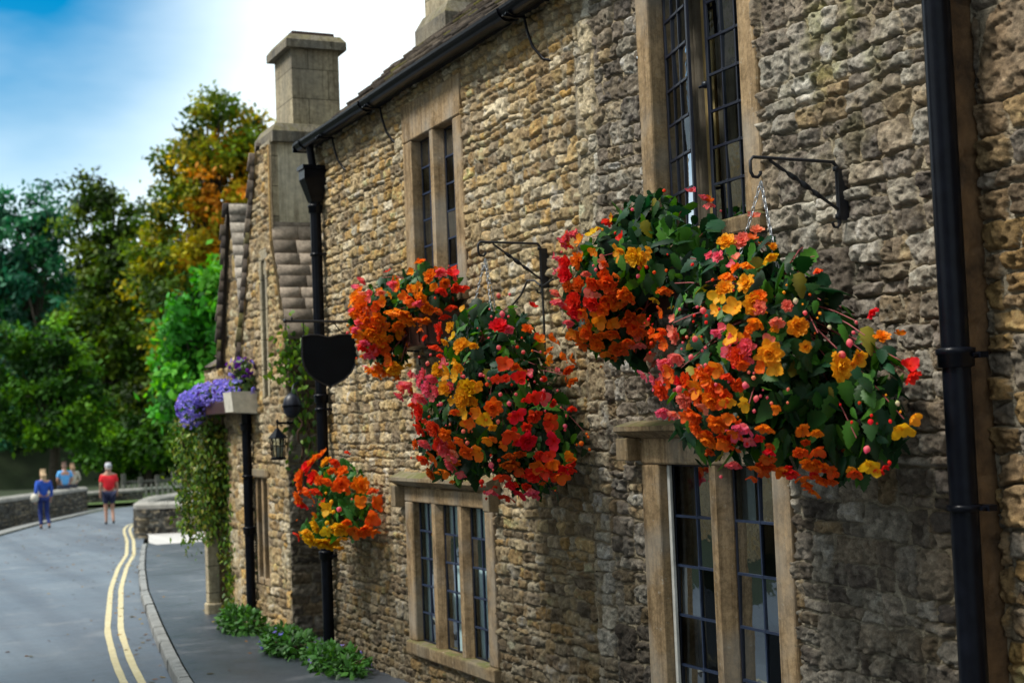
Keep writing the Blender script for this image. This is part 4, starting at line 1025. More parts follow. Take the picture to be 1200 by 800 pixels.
def bracket(label, y, zt, L, drop):
    root = empty('basket_bracket', (0, y, zt), 0, label, 'bracket', 'iron basket brackets on the cottage wall')
    k = MB(); x0 = -.045
    k.tube([(x0, y, zt-drop), (x0, y, zt-.02), (x0-.02, y, zt)], .0085, 8)
    k.tube([(x0-.015, y, zt), (-L+.015, y, zt+.004), (-L, y, zt-.012), (-L, y, zt-.06), (-L+.012, y, zt-.08), (-L+.035, y, zt-.082), (-L+.05, y, zt-.066), (-L+.05, y, zt-.055)], .0075, 8)
    k.tube([(x0, y, zt-drop), (x0-.012, y, zt-drop-.018), (x0-.03, y, zt-drop-.016), (x0-.04, y, zt-drop+.005)], .0065, 8)
    for z in (zt-.03, zt-drop+.03): k.lathe([(0, -.012), (.012, -.01), (.012, .01), (0, .012)], (x0-.008, y, z), 8)
    k.box(x0-.004, -.0, y-.012, y+.012, zt-drop*.95, zt-.03)
    P(k.build('bracket_frame', M['ironrough'], root), root)
    b = MB(); A = Vector((-L+.10, y, zt-.006)); B = Vector((x0, y, zt-drop*.78)); n = 60; V = []; F = []
    ax = (B-A).normalized(); e1 = Vector((0, 1, 0)); e2 = ax.cross(e1)
    for i in range(n+1):
        t = i/n; tw = max(0, min(1, (t-.2)/.55)); a = tw*math.pi*3.0; w = .0055+.0055*math.sin(math.pi*min(1, max(0, (t-.15)/.65)))
        c, s = math.cos(a), math.sin(a); u = e1*c+e2*s; v = e2*c-e1*s; p = A+(B-A)*t
        for (i1, i2) in ((-1, -1), (1, -1), (1, 1), (-1, 1)): V.append(p+u*w*i1*1.15+v*.0042*i2)
        if i:
            for q in range(4): F.append(((i-1)*4+q, (i-1)*4+(q+1) % 4, i*4+(q+1) % 4, i*4+q))
    b.add(V, F); P(b.build('twisted_stay', M['ironrough'], root), root)
    return root
bracket('wrought iron basket bracket beside the upper right window, under the green lichen patch', 4.97, 1.07, .50, .27)
bracket('wrought iron basket bracket on the honey stone between the two upper windows', 7.90, 1.09, .47, .29)
LB4 = [((-0.46, 4.98, 0.2), (0.41, 0.52, 0.48)), ((-0.46, 5.1, 0.44), (0.34, 0.42, 0.34)), ((-0.58, 5.12, 0.05), (0.28, 0.34, 0.34)), ((-0.28, 4.72, 0.0), (0.25, 0.4, 0.34))]
basket('largest hanging basket of orange, yellow and pink begonias at right over the window hood', (-.45, 4.97, .99), (-.45, 4.99, .36), LB4, T_BASK_R, 1900, 51, .040, .088)
LB2 = [((-0.45, 7.8, 0.1), (0.44, 0.62, 0.48)), ((-0.42, 7.85, 0.44), (0.31, 0.42, 0.32)), ((-0.62, 7.95, -0.05), (0.26, 0.4, 0.36)), ((-0.3, 7.55, -0.16), (0.27, 0.46, 0.32))]
basket('red and yellow begonia hanging basket in front of the bracket between two upper windows', (-.425, 7.90, 1.01), (-.43, 7.91, .30), LB2, T_BASK_L, 1700, 61, .047, .086)
def window_box(label, y0, y1, zb, zt, lobes, table, nleaf, seed, unit, lsize):
    root = empty('window_box', (-.14, (y0+y1)/2, zb), 0, label, 'window box', 'begonia window boxes on upper sills')
    k = MB(); x0, x1 = -.27, -.045
    k.prism([(x0+.02, zb), (x1-.02, zb), (x1, zt), (x1-.012, zt), (x1-.03, zb+.015), (x0+.03, zb+.015), (x0+.012, zt), (x0, zt)], 'y', y0, y1)
    for y in (y0, y1-.012): k.prism([(x0+.02, zb+.001), (x1-.02, zb+.001), (x1-.002, zt-.002), (x0+.002, zt-.002)], 'y', y+.001, y+.011)
    k.box(x0-.012, x0+.006, y0-.01, y1+.01, zt-.03, zt+.004, .005); k.box(x0-.01, x1, y0-.012, y0+.006, zt-.03, zt+.002, .005)
    for y in np.linspace(y0+.1, y1-.1, 6): k.box(x0+.003, x0+.02, y-.006, y+.006, zb+.02, zt-.03)
    k.box(x0+.02, x1-.02, y0+.01, y1-.01, zt-.05, zt-.035); P(k.build('trough', M['trough'], root), root)
    q = MB()
    for y in (y0+.15, y1-.15):
        q = MB(); q.tube([(-.02, y, zb-.12), (-.03, y, zb-.01), (-.26, y, zb-.008), (-.27, y, zb+.03)], .008, 6)
        P(q.build('box_bracket', M['ironrough'], root), root)
    stems(root, lobes, 60, seed+1, (-.16, (y0+y1)/2, zt))
    planting(root, lobes, table, nleaf, lsize, GREEN, seed, unit, 10)
    return root
LB3 = [((-0.28, 6.0, 0.78), (0.27, 0.42, 0.24)), ((-0.32, 6.38, 0.76), (0.29, 0.36, 0.24)), ((-0.42, 6.46, 0.62), (0.24, 0.26, 0.32)), ((-0.33, 6.42, 0.44), (0.18, 0.24, 0.2)), ((-0.26, 6.2, 1.0), (0.17, 0.3, 0.14))]
window_box('window box of orange and yellow begonias under the upper right window', 5.78, 6.72, .52, .72, LB3, T_BOX_UR, 1100, 71, .043, .092)
LB1 = [((-0.24, 9.4, 0.93), (0.22, 0.46, 0.2)), ((-0.3, 9.85, 0.9), (0.24, 0.3, 0.22)), ((-0.4, 9.92, 0.74), (0.21, 0.2, 0.28)), ((-0.32, 9.86, 0.5), (0.13, 0.18, 0.13))]
window_box('orange begonia window box with brown trough under the upper left window', 9.2, 10.22, .56, .78, LB1, T_BOX_UL, 760, 81, .054, .085)
LB5 = [((-0.19, 11.55, -0.52), (0.28, 0.42, 0.26)), ((-0.2, 11.4, -0.72), (0.26, 0.4, 0.24)), ((-0.3, 11.75, -0.86), (0.2, 0.24, 0.15))]
root = empty('hanging_basket', (-.18, 11.6, -.7), 0, 'small basket of red and yellow begonias low against the black downpipe', 'hanging basket', 'hanging baskets on iron brackets')
k = MB(); k.lathe([(.02, -.16), (.09, -.14), (.16, -.04), (.18, .03), (.165, .03), (.15, -.02), (.03, -.04)], (-.19, 11.55, -.70), 20); P(k.build('basket_bowl', M['coir'], root), root)
k = MB(); k.tube([(-.02, 11.6, -.62), (-.07, 11.6, -.6), (-.2, 11.58, -.68)], .009, 6); P(k.build('box_bracket', M['ironrough'], root), root)
BRIGHT = [(.05, .22, .03), (.04, .17, .03), (.07, .27, .045), (.03, .13, .025)]
planting(root, LB5, T_PIPE, 620, .08, BRIGHT, 91, .056, 10, extra=40)

# ------------------------------------------------------------------ hanging shield sign
sg = empty('hanging_sign', (0, 11.6, .9), 0, 'blank black shield shaped sign hanging from a thin iron arm by the downpipe', 'sign')
k = MB(); k.tube([(.005, 11.6, .895), (-.60, 11.6, .905)], .010, 8)
k.lathe([(0, -.02), (.016, -.012), (.02, 0), (.016, .012), (0, .02)], (-.62, 11.6, .905), 10)
k.lathe([(0, .0), (.012, .01), (.006, .03), (0, .04)], (-.56, 11.6, .91), 8); k.lathe([(.03, 0), (.03, .01), (0, .012)], (-.02, 11.6, .89), 10)
k.tube([(-.02, 11.6, .80), (-.12, 11.6, .80), (-.2, 11.6, .895)], .005, 6)
P(k.build('sign_arm', M['ironrough'], sg), sg)
poly = [(-.475, .77), (-.40, .785), (-.33, .782), (-.24, .762), (-.15, .782), (-.07, .785), (.0, .77), (.004, .60), (-.012, .53), (-.05, .46), (-.11, .405), (-.18, .368), (-.225, .35), (-.238, .33), (-.252, .35), (-.30, .368), (-.37, .405), (-.43, .46), (-.465, .53), (-.478, .60)]
poly = [(x-.005, z) for x, z in poly]
k = MB(); k.prism(poly, 'y', 11.585, 11.615); bd = P(k.build('sign_board', M['board'], sg), sg)
k = MB(); rim = [(x, 11.583, z) for x, z in poly]+[(poly[0][0], 11.583, poly[0][1])]; k.tube(rim, .007, 6); o = k.build('sign_rim', M['ironrough'], bd); fixup(o, bd)
for x in (-.46, -.02):
    k = MB(); k.tube([(x, 11.6, .90), (x, 11.6, .775)], .005, 6); P(k.build('hanger', M['ironrough'], sg), sg)

# ------------------------------------------------------------------ lamps on the gabled cottage
ln = empty('wall_lantern', (-.2, 13.95, -.2), 0, 'small black glazed lantern on a wall arm beside the creeper', 'lantern')
lx, ly, lz = -.14, 13.62, -.14
ln.location = (lx, ly, lz)
k = MB(); k.tube([(.14, ly, lz+.20), (lx, ly, lz+.20)], .011, 8); k.lathe([(0, 0), (.016, .01), (.01, .03), (0, .04)], (lx, ly, lz+.2), 8)
k.tube([(lx, ly, lz+.2), (lx, ly, lz+.14)], .008, 6)
k.lathe([(.015, .15), (.03, .13), (.095, .06), (.10, .05), (.02, .05)], (lx, ly, lz), 6, False)
k.lathe([(.055, -.16), (.075, -.155), (.078, -.14), (.06, -.13), (.01, -.13)], (lx, ly, lz), 6, False)
for i in range(6):
    a = math.pi*i/3; k.tube([(lx+.06*math.cos(a), ly+.06*math.sin(a), lz-.14), (lx+.08*math.cos(a), ly+.08*math.sin(a), lz+.055)], .006, 5)
k.tube([(lx+.074*math.cos(a), ly+.074*math.sin(a), lz-.02) for a in np.linspace(0, 6.2832, 13)], .004, 5)
P(k.build('lantern_frame', M['iron'], ln), ln)
k = MB(); k.lathe([(.052, -.135), (.07, .05)], (lx, ly, lz), 6, False); P(k.build('pane', M['glass'], ln), ln)
k = MB(); k.lathe([(.018, -.13), (.02, -.04), (.0, -.02)], (lx, ly, lz), 10); P(k.build('lamp_holder', M['cream'], ln), ln)
lp = empty('wall_lamp', (-.02, 13.5, .24), 0, 'rounded blue black wall lamp half hidden in the creeper, above the lantern', 'lamp')
lx, ly, lz = -.02, 13.50, .22
lp.location = (lx, ly, lz)
k = MB(); k.lathe([(0, .13), (.03, .125), (.075, .08), (.095, .0), (.08, -.07), (.04, -.11), (0, -.12)], (lx, ly, lz), 14); k.tube([(lx, ly, lz+.12), (lx+.02, ly+.0, lz+.2), (lx+.1, ly+.1, lz+.24), (lx+.12, ly+.2, lz+.22)], .012, 6)
P(k.build('lamp_body', M['lead'], lp), lp)
k = MB(); k.lathe([(.097, -.01), (.102, 0), (.097, .012)], (lx, ly, lz), 14); P(k.build('lamp_rim', M['iron'], lp), lp)

# ------------------------------------------------------------------ creepers, planters
def creeper(label, paths, nleaf, size, pal, seed, name='climbing_plant', spread=.12, face=(-.8, -.6, .2), rootloc=None):
    r = np.random.default_rng(seed); rnd = random.Random(seed)
    root = empty(name, rootloc or paths[0][0], 0, label, 'climber')
    k = MB(); PP = []
    for pth in paths:
        pts = np.array(pth, float); t = np.linspace(0, len(pts)-1, len(pts)*6); i = np.clip(t.astype(int), 0, len(pts)-2); q = pts[i]+(pts[i+1]-pts[i])*(t-i)[:, None]
        q += r.normal(size=q.shape)*.018
        k.tube([tuple(v) for v in q], [lerp(.014, .004, j/len(q)) for j in range(len(q))], 5)
        PP.append(q)
    P(k.build('stem', M['vinestem'], root), root)
    Q = np.concatenate(PP); p = Q[r.integers(len(Q), size=nleaf)]+r.normal(size=(nleaf, 3))*spread*np.array((.6, .8, 1))
    z = np.array(face)+r.normal(size=(nleaf, 3))*.4; x = np.array((0, 0, -1.))+r.normal(size=(nleaf, 3))*.6
    pal = np.array(pal); col = pal[r.integers(len(pal), size=nleaf)]*r.uniform(.6, 1.4, (nleaf, 1))
    o = scatter('foliage', SMALL, p, frames(x, z), size*r.uniform(.6, 1.3, nleaf), col, M['leaf'], root); P(o, root)
    return root
LIME = [(.12, .24, .02), (.08, .19, .02), (.16, .28, .03), (.05, .13, .02)]
OLIVE = [(.09, .18, .015), (.06, .14, .015), (.16, .24, .02), (.035, .08, .012), (.17, .17, .02)]
creeper('thin lime green creeper with bare brown stems around the wall lamp', [[(.08, 13.62, -.35), (.10, 13.6, .1), (.05, 13.6, .5), (.02, 13.6, .85)], [(.16, 13.62, -.3), (.18, 13.6, .3), (.12, 13.58, .8), (-.02, 13.55, .92)], [(.05, 13.6, .85), (-.05, 13.55, .75), (-.10, 13.6, .55)]],
        330, .07, LIME, 101, spread=.10, face=(-.3, -.9, .2))
zb = gz(16.4)
creeper('dense green creeper hanging over the porch post and doorway', [[(-.19, 16.45, .1), (-.22, 16.5, -.6), (-.2, 16.5, -1.1)], [(-.05, 16.42, .1), (.0, 16.4, -.5), (-.02, 16.45, -1.0)], [(-.14, 16.4, .12), (-.12, 16.45, -.7)], [(.12, 16.2, .15), (.13, 16.2, -.8), (.12, 16.2, -1.6), (.1, 16.15, -2.1)], [(.05, 16.25, -1.2), (.08, 16.2, -1.7), (.1, 16.2, -2.1)], [(-.25, 17.4, .1), (-.27, 17.2, -.5), (-.28, 17.0, -1.2)]],
        6500, .058, OLIVE, 111, spread=.13)
# trailing blue flowers on the porch hood
fb = empty('flower_trough', (-.1, 16.7, .2), 0, 'trough of trailing violet blue flowers on the porch hood', 'planter')
k = MB(); k.box(-.26, .10, 16.35, 16.55, .19, .34, .012); k.box(-.25, -.03, 15.25, 16.3, .19, .33, .012); P(k.build('trough', M['trough'], fb), fb)
LF = [((-.12, 16.35, .40), (.28, .3, .15)), ((-.30, 16.5, .30), (.18, .3, .18)), ((-.14, 15.95, .42), (.17, .3, .14)), ((-.13, 15.55, .44), (.15, .28, .12)), ((-.13, 15.25, .44), (.14, .2, .10)), ((-.34, 16.5, .16), (.10, .2, .14))]
foliage(fb, LF, 420, .06, [(.05, .12, .03), (.04, .09, .02), (.08, .14, .05)], 121, .5)
rr = np.random.default_rng(122); rnd = random.Random(122)
p, nn = sample_lobes(LF, 1500, rr, .98, 1.08); cnt = 0; extra = []
for a, b in zip(p, nn):
    if b@((CAM-a)/np.linalg.norm(CAM-a)) < -.2 or a[2] < .05: continue
    if cnt < 99: add_blossom(fb, a, b, rnd.choice('ss'), rnd.choice('VVVVU'), .036*rnd.uniform(.8, 1.2), rnd); cnt += 1
    elif len(extra) < 420: extra.append((a, b))
me = blossom_mesh('s', 'V', 1); nv = len(me.vertices); co = np.empty(nv*3); me.vertices.foreach_get('co', co); co = co.reshape(-1, 3)
tc = np.empty(nv*4); me.attributes['col'].data.foreach_get('color', tc); tc = tc.reshape(-1, 4)[:, :3]
fs = np.array([list(pp.vertices) for pp in me.polygons])
pp_ = np.array([e[0] for e in extra]); zz = np.array([e[1] for e in extra])+np.array((0, 0, -.1)); fr = frames(rr.normal(size=zz.shape), zz); fr = np.stack([fr[:, :, 0], fr[:, :, 1], fr[:, :, 2]], -1)
Vx = np.einsum('nij,kj->nki', fr, co)*.034+pp_[:, None, :]; Fx = fs[None]+(np.arange(len(extra))*nv)[:, None, None]
o = mesh_np('blossom', Vx.reshape(-1, 3), Fx.reshape(-1, 4), PET['V'], fb, np.tile(tc, (len(extra), 1))); P(o, fb); tag(o, kind='stuff')
wp = empty('planter', (-.12, 14.85, .1), 0, 'cream box planter with dark purple flowers fixed on the gabled cottage', 'planter')
bx, by = -.13, 14.80
k = MB(); k.prism([(bx-.17, .20), (bx+.15, .17), (bx+.15, .41), (bx-.19, .41)], 'y', by-.1, by+.25); P(k.build('planter_box', M['cream'], wp), wp)
LP_ = [((bx-.02, by+.02, .50), (.18, .18, .13)), ((bx-.05, by, .66), (.14, .14, .10))]
foliage(wp, LP_, 110, .06, [(.06, .12, .03), (.10, .16, .04)], 131, .5)
p, nn = sample_lobes([LP_[1]], 60, rr, .9, 1.2)
for a, b in list(zip(p, nn))[:38]: add_blossom(wp, a, b, 's', rnd.choice('UUV'), .035, rnd)
p, nn = sample_lobes([LP_[0]], 60, rr, .95, 1.1)
for a, b in list(zip(p, nn))[:24]: add_blossom(wp, a, b, 's', 'V', .03, rnd)
# low plants at the wall foot
def foot_plant(label, x, y, rx, ry, h, n, seed, blue=0):
    z = gz(y)+.09
    root = empty('ground_plant', (x, y, z), 0, label, 'plant', 'low green plants at the wall foot')
    h *= .72; rx *= .85
    lobes = [((x, y, z+h*.35), (rx, ry, h*.6)), ((x-.06, y+.1, z+h*.5), (rx*.6, ry*.6, h*.5))]
    r = np.random.default_rng(seed); p, nn = sample_lobes(lobes, n, r, .5, 1.05); k = p[:, 2] > z; p, nn = p[k], nn[k]
    zd = nn+np.array((0, 0, .7))+r.normal(size=p.shape)*.35; xd = nn*.8+r.normal(size=p.shape)*.5
    pal = np.array([(.04, .13, .02), (.055, .18, .03), (.03, .09, .02), (.08, .22, .04)]); col = pal[r.integers(4, size=len(p))]*r.uniform(.7, 1.3, (len(p), 1))
    o = scatter('foliage', SMALL, p, frames(xd, zd), .065*r.uniform(.6, 1.3, len(p)), col, M['leaf'], root); P(o, root)
    k = MB()
    for i in range(12):
        a = r.uniform(0, 6.28); k.tube([(x, y, z-.02), (x+rx*.4*math.cos(a), y+ry*.4*math.sin(a), z+h*.4), (x+rx*.8*math.cos(a), y+ry*.8*math.sin(a), z+h*.6)], .005, 4)
    P(k.build('stem', M['vinestem'], root), root)
    q, nn = sample_lobes(lobes, 60, r, 1.0, 1.08)
    for a, b in zip(q, nn):
        if blue <= 0: break
        if a[2] > z+h*.3: add_blossom(root, a, b, 's', 'V', .03, rnd); blue -= 1
    return root
foot_plant('small low green bush at the foot of the gabled cottage, below the far black downpipe', -.28, 14.7, .24, .5, .36, 1100, 141, 3)
foot_plant('low green plants with tiny blue flowers at the foot of the main downpipe', -.33, 12.75, .26, .55, .34, 1200, 142, 7)
foot_plant('low green plants along the wall foot at the bottom edge, nearest the camera', -.28, 11.55, .24, .6, .28, 1200, 143, 5)

# ------------------------------------------------------------------ bridge parapets and far fence
def parapet(name, label, path, h, t, seed, capc='hood', topf=None):
    root = empty(name, (path[0][0], path[0][1], gz(path[0][1])), 0, label, 'wall', 'stone bridge parapets')
    pts = np.array(path, float); seg = np.linalg.norm(np.diff(pts, axis=0), axis=1); L = seg.sum(); cum = np.concatenate([[0], np.cumsum(seg)])
    def at(s): return np.array([np.interp(s, cum, pts[:, 0]), np.interp(s, cum, pts[:, 1])])
    n = int(L/.03); us = np.linspace(0, L, n); nz = int(h/.03); zs = np.linspace(0, h, nz)
    U, Z = np.meshgrid(us.astype(np.float32), zs.astype(np.float32))
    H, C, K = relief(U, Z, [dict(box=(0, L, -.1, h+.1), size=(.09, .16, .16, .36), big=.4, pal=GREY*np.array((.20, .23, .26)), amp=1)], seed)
    X = np.interp(us, cum, pts[:, 0]); Y = np.interp(us, cum, pts[:, 1]); T = np.stack([np.gradient(X), np.gradient(Y)], 1); T /= np.linalg.norm(T, axis=1)[:, None]
    Nr = np.stack([T[:, 1], -T[:, 0]], 1); gzv = np.array([gz(y) for y in Y])-.05
    Pm = []
    for side in (1, -1):
        off = t/2*side
        PX = X[None]+Nr[None, :, 0]*(off+side*H); PY = Y[None]+Nr[None, :, 1]*(off+side*H); PZ = gzv[None]+Z
        idx = np.arange(U.size).reshape(U.shape); F = np.stack([idx[:-1, :-1], idx[:-1, 1:], idx[1:, 1:], idx[1:, :-1]], -1).reshape(-1, 4)
        Pm.append((np.stack([PX, PY, PZ], -1).reshape(-1, 3), F))
    V = np.concatenate([p[0] for p in Pm]); F = np.concatenate([Pm[0][1], Pm[1][1]+len(Pm[0][0])])
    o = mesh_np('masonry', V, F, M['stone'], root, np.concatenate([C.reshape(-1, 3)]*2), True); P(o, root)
    e = MB()
    for k_ in (0, n-1): e.add([(X[k_]-Nr[k_, 0]*t/2, Y[k_]-Nr[k_, 1]*t/2, gzv[k_]), (X[k_]+Nr[k_, 0]*t/2, Y[k_]+Nr[k_, 1]*t/2, gzv[k_]), (X[k_]+Nr[k_, 0]*t/2, Y[k_]+Nr[k_, 1]*t/2, gzv[k_]+h), (X[k_]-Nr[k_, 0]*t/2, Y[k_]-Nr[k_, 1]*t/2, gzv[k_]+h)], [(0, 1, 2, 3)])
    c = MB(); s = 0; r = random.Random(seed)
    while s < L-.02:
        l = r.uniform(.55, .95); a, b = s+.006, min(s+l, L); j = r.uniform(-.008, .008); vs = []
        for q in (a, b):
            i = int(q/L*(n-1)); p = at(q); nr = Nr[i]; z0 = gz(p[1])-.05+h+.002; w = t/2+.04+j
            for (o_, z) in ((-w, 0), (w, 0), (w, .09), (w*.55, .15+j), (-w*.55, .15+j), (-w, .09)): vs.append((p[0]+nr[0]*o_, p[1]+nr[1]*o_, z0+z))
        c.add(vs, [tuple(range(6))[::-1], tuple(range(6, 12))]+[(q, (q+1) % 6, (q+1) % 6+6, q+6) for q in range(6)]); s += l
    P(c.build('coping', M[capc], root), root); P(e.build('wall_end', M['hood'], root), root)
    return root
M['coping'] = simple('pale_coping', (.27, .26, .235), .9, .35, 3, 0, .5, 30, .01)
M['fence'] = simple('weathered_timber', (.10, .10, .09), .9, .35, 3, 0, .5, 30, .01)
M['copdark'] = simple('dark_coping', (.10, .098, .09), .9, .35, 3, 0, .5, 30, .01)
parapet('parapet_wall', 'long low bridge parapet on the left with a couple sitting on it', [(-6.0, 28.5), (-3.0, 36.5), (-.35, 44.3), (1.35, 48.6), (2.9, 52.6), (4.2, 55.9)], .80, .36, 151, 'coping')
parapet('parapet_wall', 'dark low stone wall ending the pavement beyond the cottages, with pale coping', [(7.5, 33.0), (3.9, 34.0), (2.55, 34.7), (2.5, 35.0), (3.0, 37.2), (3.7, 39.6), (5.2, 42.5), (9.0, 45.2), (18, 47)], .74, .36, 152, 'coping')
parapet('boundary_wall', 'pale low wall across the far side of the road behind the man in red', [(5.0, 63.4), (7.2, 63.8), (7.9, 64.3)], .45, .35, 153, 'coping')
fn = empty('timber_fence', (7.3, 66, gz(66)), 0, 'pale post and rail fence with pickets beyond the road bend', 'fence')
for i, x in enumerate(np.linspace(7.5, 13.5, 9)):
    k = MB(); k.box(x-.09, x+.09, 66-.08, 66.08, gz(66), gz(66)+random.uniform(.95, 1.2), .01); P(k.build('post', M['fence'], fn), fn)
for z in (.35, .75):
    k = MB(); k.box(7.4, 13.6, 66.09, 66.15, gz(66)+z, gz(66)+z+.11, .01); P(k.build('rail', M['fence'], fn), fn)
for x in np.linspace(7.2, 10.2, 13):
    k = MB(); k.box(x-.05, x+.05, 65.80, 65.85, gz(66)+.1, gz(66)+.68, .008); P(k.build('picket', M['coping'], fn), fn)
k = MB(); k.box(7.1, 10.3, 65.86, 65.9, gz(66)+.45, gz(66)+.53); P(k.build('rail', M['white'], fn), fn)

# ------------------------------------------------------------------ people
def cloth(name, c): return simple(name, c, .85, .15, 9, 0, .15, 40, .004)
SKIN = simple('skin', (.50, .27, .19), .6, .1, 9, 0, 0)
def skin_mesh(name, verts, edges, radii, mat, parent, sub=2):
    me = bpy.data.meshes.new(name); me.from_pydata(verts, edges, []); o = link(name, me)
    sk = o.modifiers.new('skin', 'SKIN'); sk.use_smooth_shade = True
    for v, r in zip(me.skin_vertices[0].data, radii): v.radius = r if isinstance(r, tuple) else (r, r)
    me.skin_vertices[0].data[0].use_root = True
    ss = o.modifiers.new('sub', 'SUBSURF'); ss.levels = sub; ss.render_levels = sub
    bpy.context.view_layer.update()
    ev = o.evaluated_get(bpy.context.evaluated_depsgraph_get()); m2 = bpy.data.meshes.new_from_object(ev)
    bpy.data.objects.remove(o); bpy.data.meshes.remove(me); m2.materials.clear(); m2.materials.append(mat)
    for p in m2.polygons: p.use_smooth = True
    return link(name, m2, parent)
def person(label, loc, rz, h, top, legs, shoes, hair, pose, sleeve='long', shorts=False, cap=None, longhair=False, bag=False, stout=1.0, group=None):
    """stands at loc facing local +y; unit height 1.75"""
    root = empty('person', loc, rz, label, 'person', group); s = h/1.75
    def S(v): return tuple(c*s for c in v)
    L, Rr = pose['L'], pose['R']           # each: hip, knee, ankle, toe
    aL, aR = pose['aL'], pose['aR']        # shoulder, elbow, wrist, finger tip
    pv, ch, nk, hd = pose['spine']
    V = [pv, tuple((np.array(pv)+ch)/2), ch, nk, hd, tuple(np.array(hd)+(0, .005, .10)), tuple(np.array(hd)+(0, .10, -.0))]
    E = [(0, 1), (1, 2), (2, 3), (3, 4), (4, 5), (4, 6)]; Rd = [(.15*stout, .11*stout), (.135*stout, .10*stout), (.165*stout, .11*stout), .055, (.078, .092), (.06, .075), .016]
    def limb(base, pts, rad):
        p = base
        for q, r in zip(pts, rad): V.append(tuple(q)); Rd.append(r); E.append((p, len(V)-1)); p = len(V)-1
        return p
    limb(0, L, (.088*stout, .058, .040, .034)); limb(0, Rr, (.088*stout, .058, .040, .034))
    for A in (aL, aR):
        w = limb(2, A[:3], (.056, .042, .030)); d = np.array(A[3])-np.array(A[2]); sd = np.cross(d, (0, 0, 1)); sd = sd/(np.linalg.norm(sd)+1e-6)*.02
        if abs(d[2]) > .9*np.linalg.norm(d): sd = np.array((0, .02, 0))
        palm = np.array(A[2])+d*.5; V.append(tuple(palm)); Rd.append((.030, .018)); E.append((w, len(V)-1)); pi_ = len(V)-1
        for j, f in enumerate((-1.2, -.4, .4, 1.2)):
            V.append(tuple(palm+d*(.5-.06*abs(f))+sd*f)); Rd.append(.009); E.append((pi_, len(V)-1))
        V.append(tuple(palm+d*.12+sd*2.2)); Rd.append(.010); E.append((w, len(V)-1))
    body = skin_mesh('body', [S(v) for v in V], E, [tuple(c*s for c in r) if isinstance(r, tuple) else r*s for r in Rd], SKIN, root, 2)
    # clothes
    tv = [tuple(np.array(pv)+(0, 0, -.04)), tuple((np.array(pv)+ch)/2), ch, tuple(np.array(nk)+(0, 0, -.03))]; te = [(0, 1), (1, 2), (2, 3)]; tr = [(.175*stout, .135*stout), (.16*stout, .125*stout), (.19*stout, .135*stout), .085]
    for A in (aL, aR):
        tv.append(tuple(np.array(A[0])*.97+np.array((0, 0, .012)))); tr.append(.084); te.append((2, len(tv)-1))
        e = np.array(A[0])*.25+np.array(A[1])*.75 if sleeve == 'short' else np.array(A[1]); tv.append(tuple(e)); tr.append(.066 if sleeve == 'short' else .054); te.append((len(tv)-2, len(tv)-1))
        if sleeve == 'long': tv.append(tuple(np.array(A[1])*.1+np.array(A[2])*.9)); tr.append(.042); te.append((len(tv)-2, len(tv)-1))
    skin_mesh('shirt', [S(v) for v in tv], te, [tuple(c*s for c in r) if isinstance(r, tuple) else r*s for r in tr], top, root)
    lv = [tuple(np.array(pv)+(0, 0, .02))]; le = []; lr = [(.165*stout, .125*stout)]
    for A in (L, Rr):
        lv.append(tuple(A[0])); lr.append(.105*stout); le.append((0, len(lv)-1))
        if shorts: lv.append(tuple(np.array(A[0])*.2+np.array(A[1])*.8)); lr.append(.092); le.append((len(lv)-2, len(lv)-1))
        else:
            lv.append(tuple(A[1])); lr.append(.072); le.append((len(lv)-2, len(lv)-1)); lv.append(tuple(np.array(A[2])+(0, 0, .03))); lr.append(.056); le.append((len(lv)-2, len(lv)-1))
    skin_mesh('shorts' if shorts else 'trousers', [S(v) for v in lv], le, [tuple(c*s for c in r) if isinstance(r, tuple) else r*s for r in lr], legs, root)
    for A in (L, Rr): skin_mesh('shoe', [S(tuple(np.array(A[2])+(0, -.03, -.035))), S(tuple((np.array(A[2])+A[3])/2+np.array((0, 0, -.02)))), S(tuple(A[3]))], [(0, 1), (1, 2)], [.046*s, .046*s, .036*s], shoes, root, 1)
    hh = np.array(hd)
    hv = [tuple(hh+(0, -.025, .06)), tuple(hh+(0, -.03, .0)), tuple(hh+(0, .02, .085))]; he = [(0, 1), (0, 2)]; hr = [(.086, .088), (.084, .07), (.074, .06)]
    if longhair: hv += [tuple(hh+(0, -.055, -.12)), tuple(hh+(0, -.07, -.24))]; he += [(1, 3), (3, 4)]; hr += [(.09, .05), (.07, .04)]
    skin_mesh('hair', [S(v) for v in hv], he, [tuple(c*s for c in r) for r in hr], hair, root)
    if cap:
        k = MB(); c = hh+(0, -.01, .075); k.lathe([(.097, -.035), (.099, 0), (.09, .04), (.06, .072), (0, .085)], tuple(c*1.0), 16)
        k.box(c[0]-.07, c[0]+.07, c[1]+.08, c[1]+.17, c[2]-.03, c[2]-.018, .004); k.v = [S(v) for v in k.v]
        k.build('cap', cap, root)
    k = MB()
    for e in (-1, 1):
        k.lathe([(0, -.028), (.012, -.02), (.016, .0), (.012, .02), (0, .028)], S((hh[0]+e*.083, hh[1]-.005, hh[2]+.01)), 8)
        k.lathe([(0, -.008), (.009, 0), (0, .008)], S((hh[0]+e*.03, hh[1]+.088, hh[2]+.03)), 8)
    k.build('face', SKIN, root)
    if bag:
        k = MB(); p = S((-.27, -.05, .95)); k.lathe([(0, -.13), (.08, -.12), (.12, -.04), (.11, .05), (.06, .11), (0, .12)], p, 12); o = k.build('handbag', M['cream'], root)
        k = MB(); k.tube([S((-.27, -.05, 1.05)), S((-.22, -.02, 1.3)), S((-.17, .0, 1.44))], .010, 6); k.build('bag_strap', M['cream'], root)
    return root
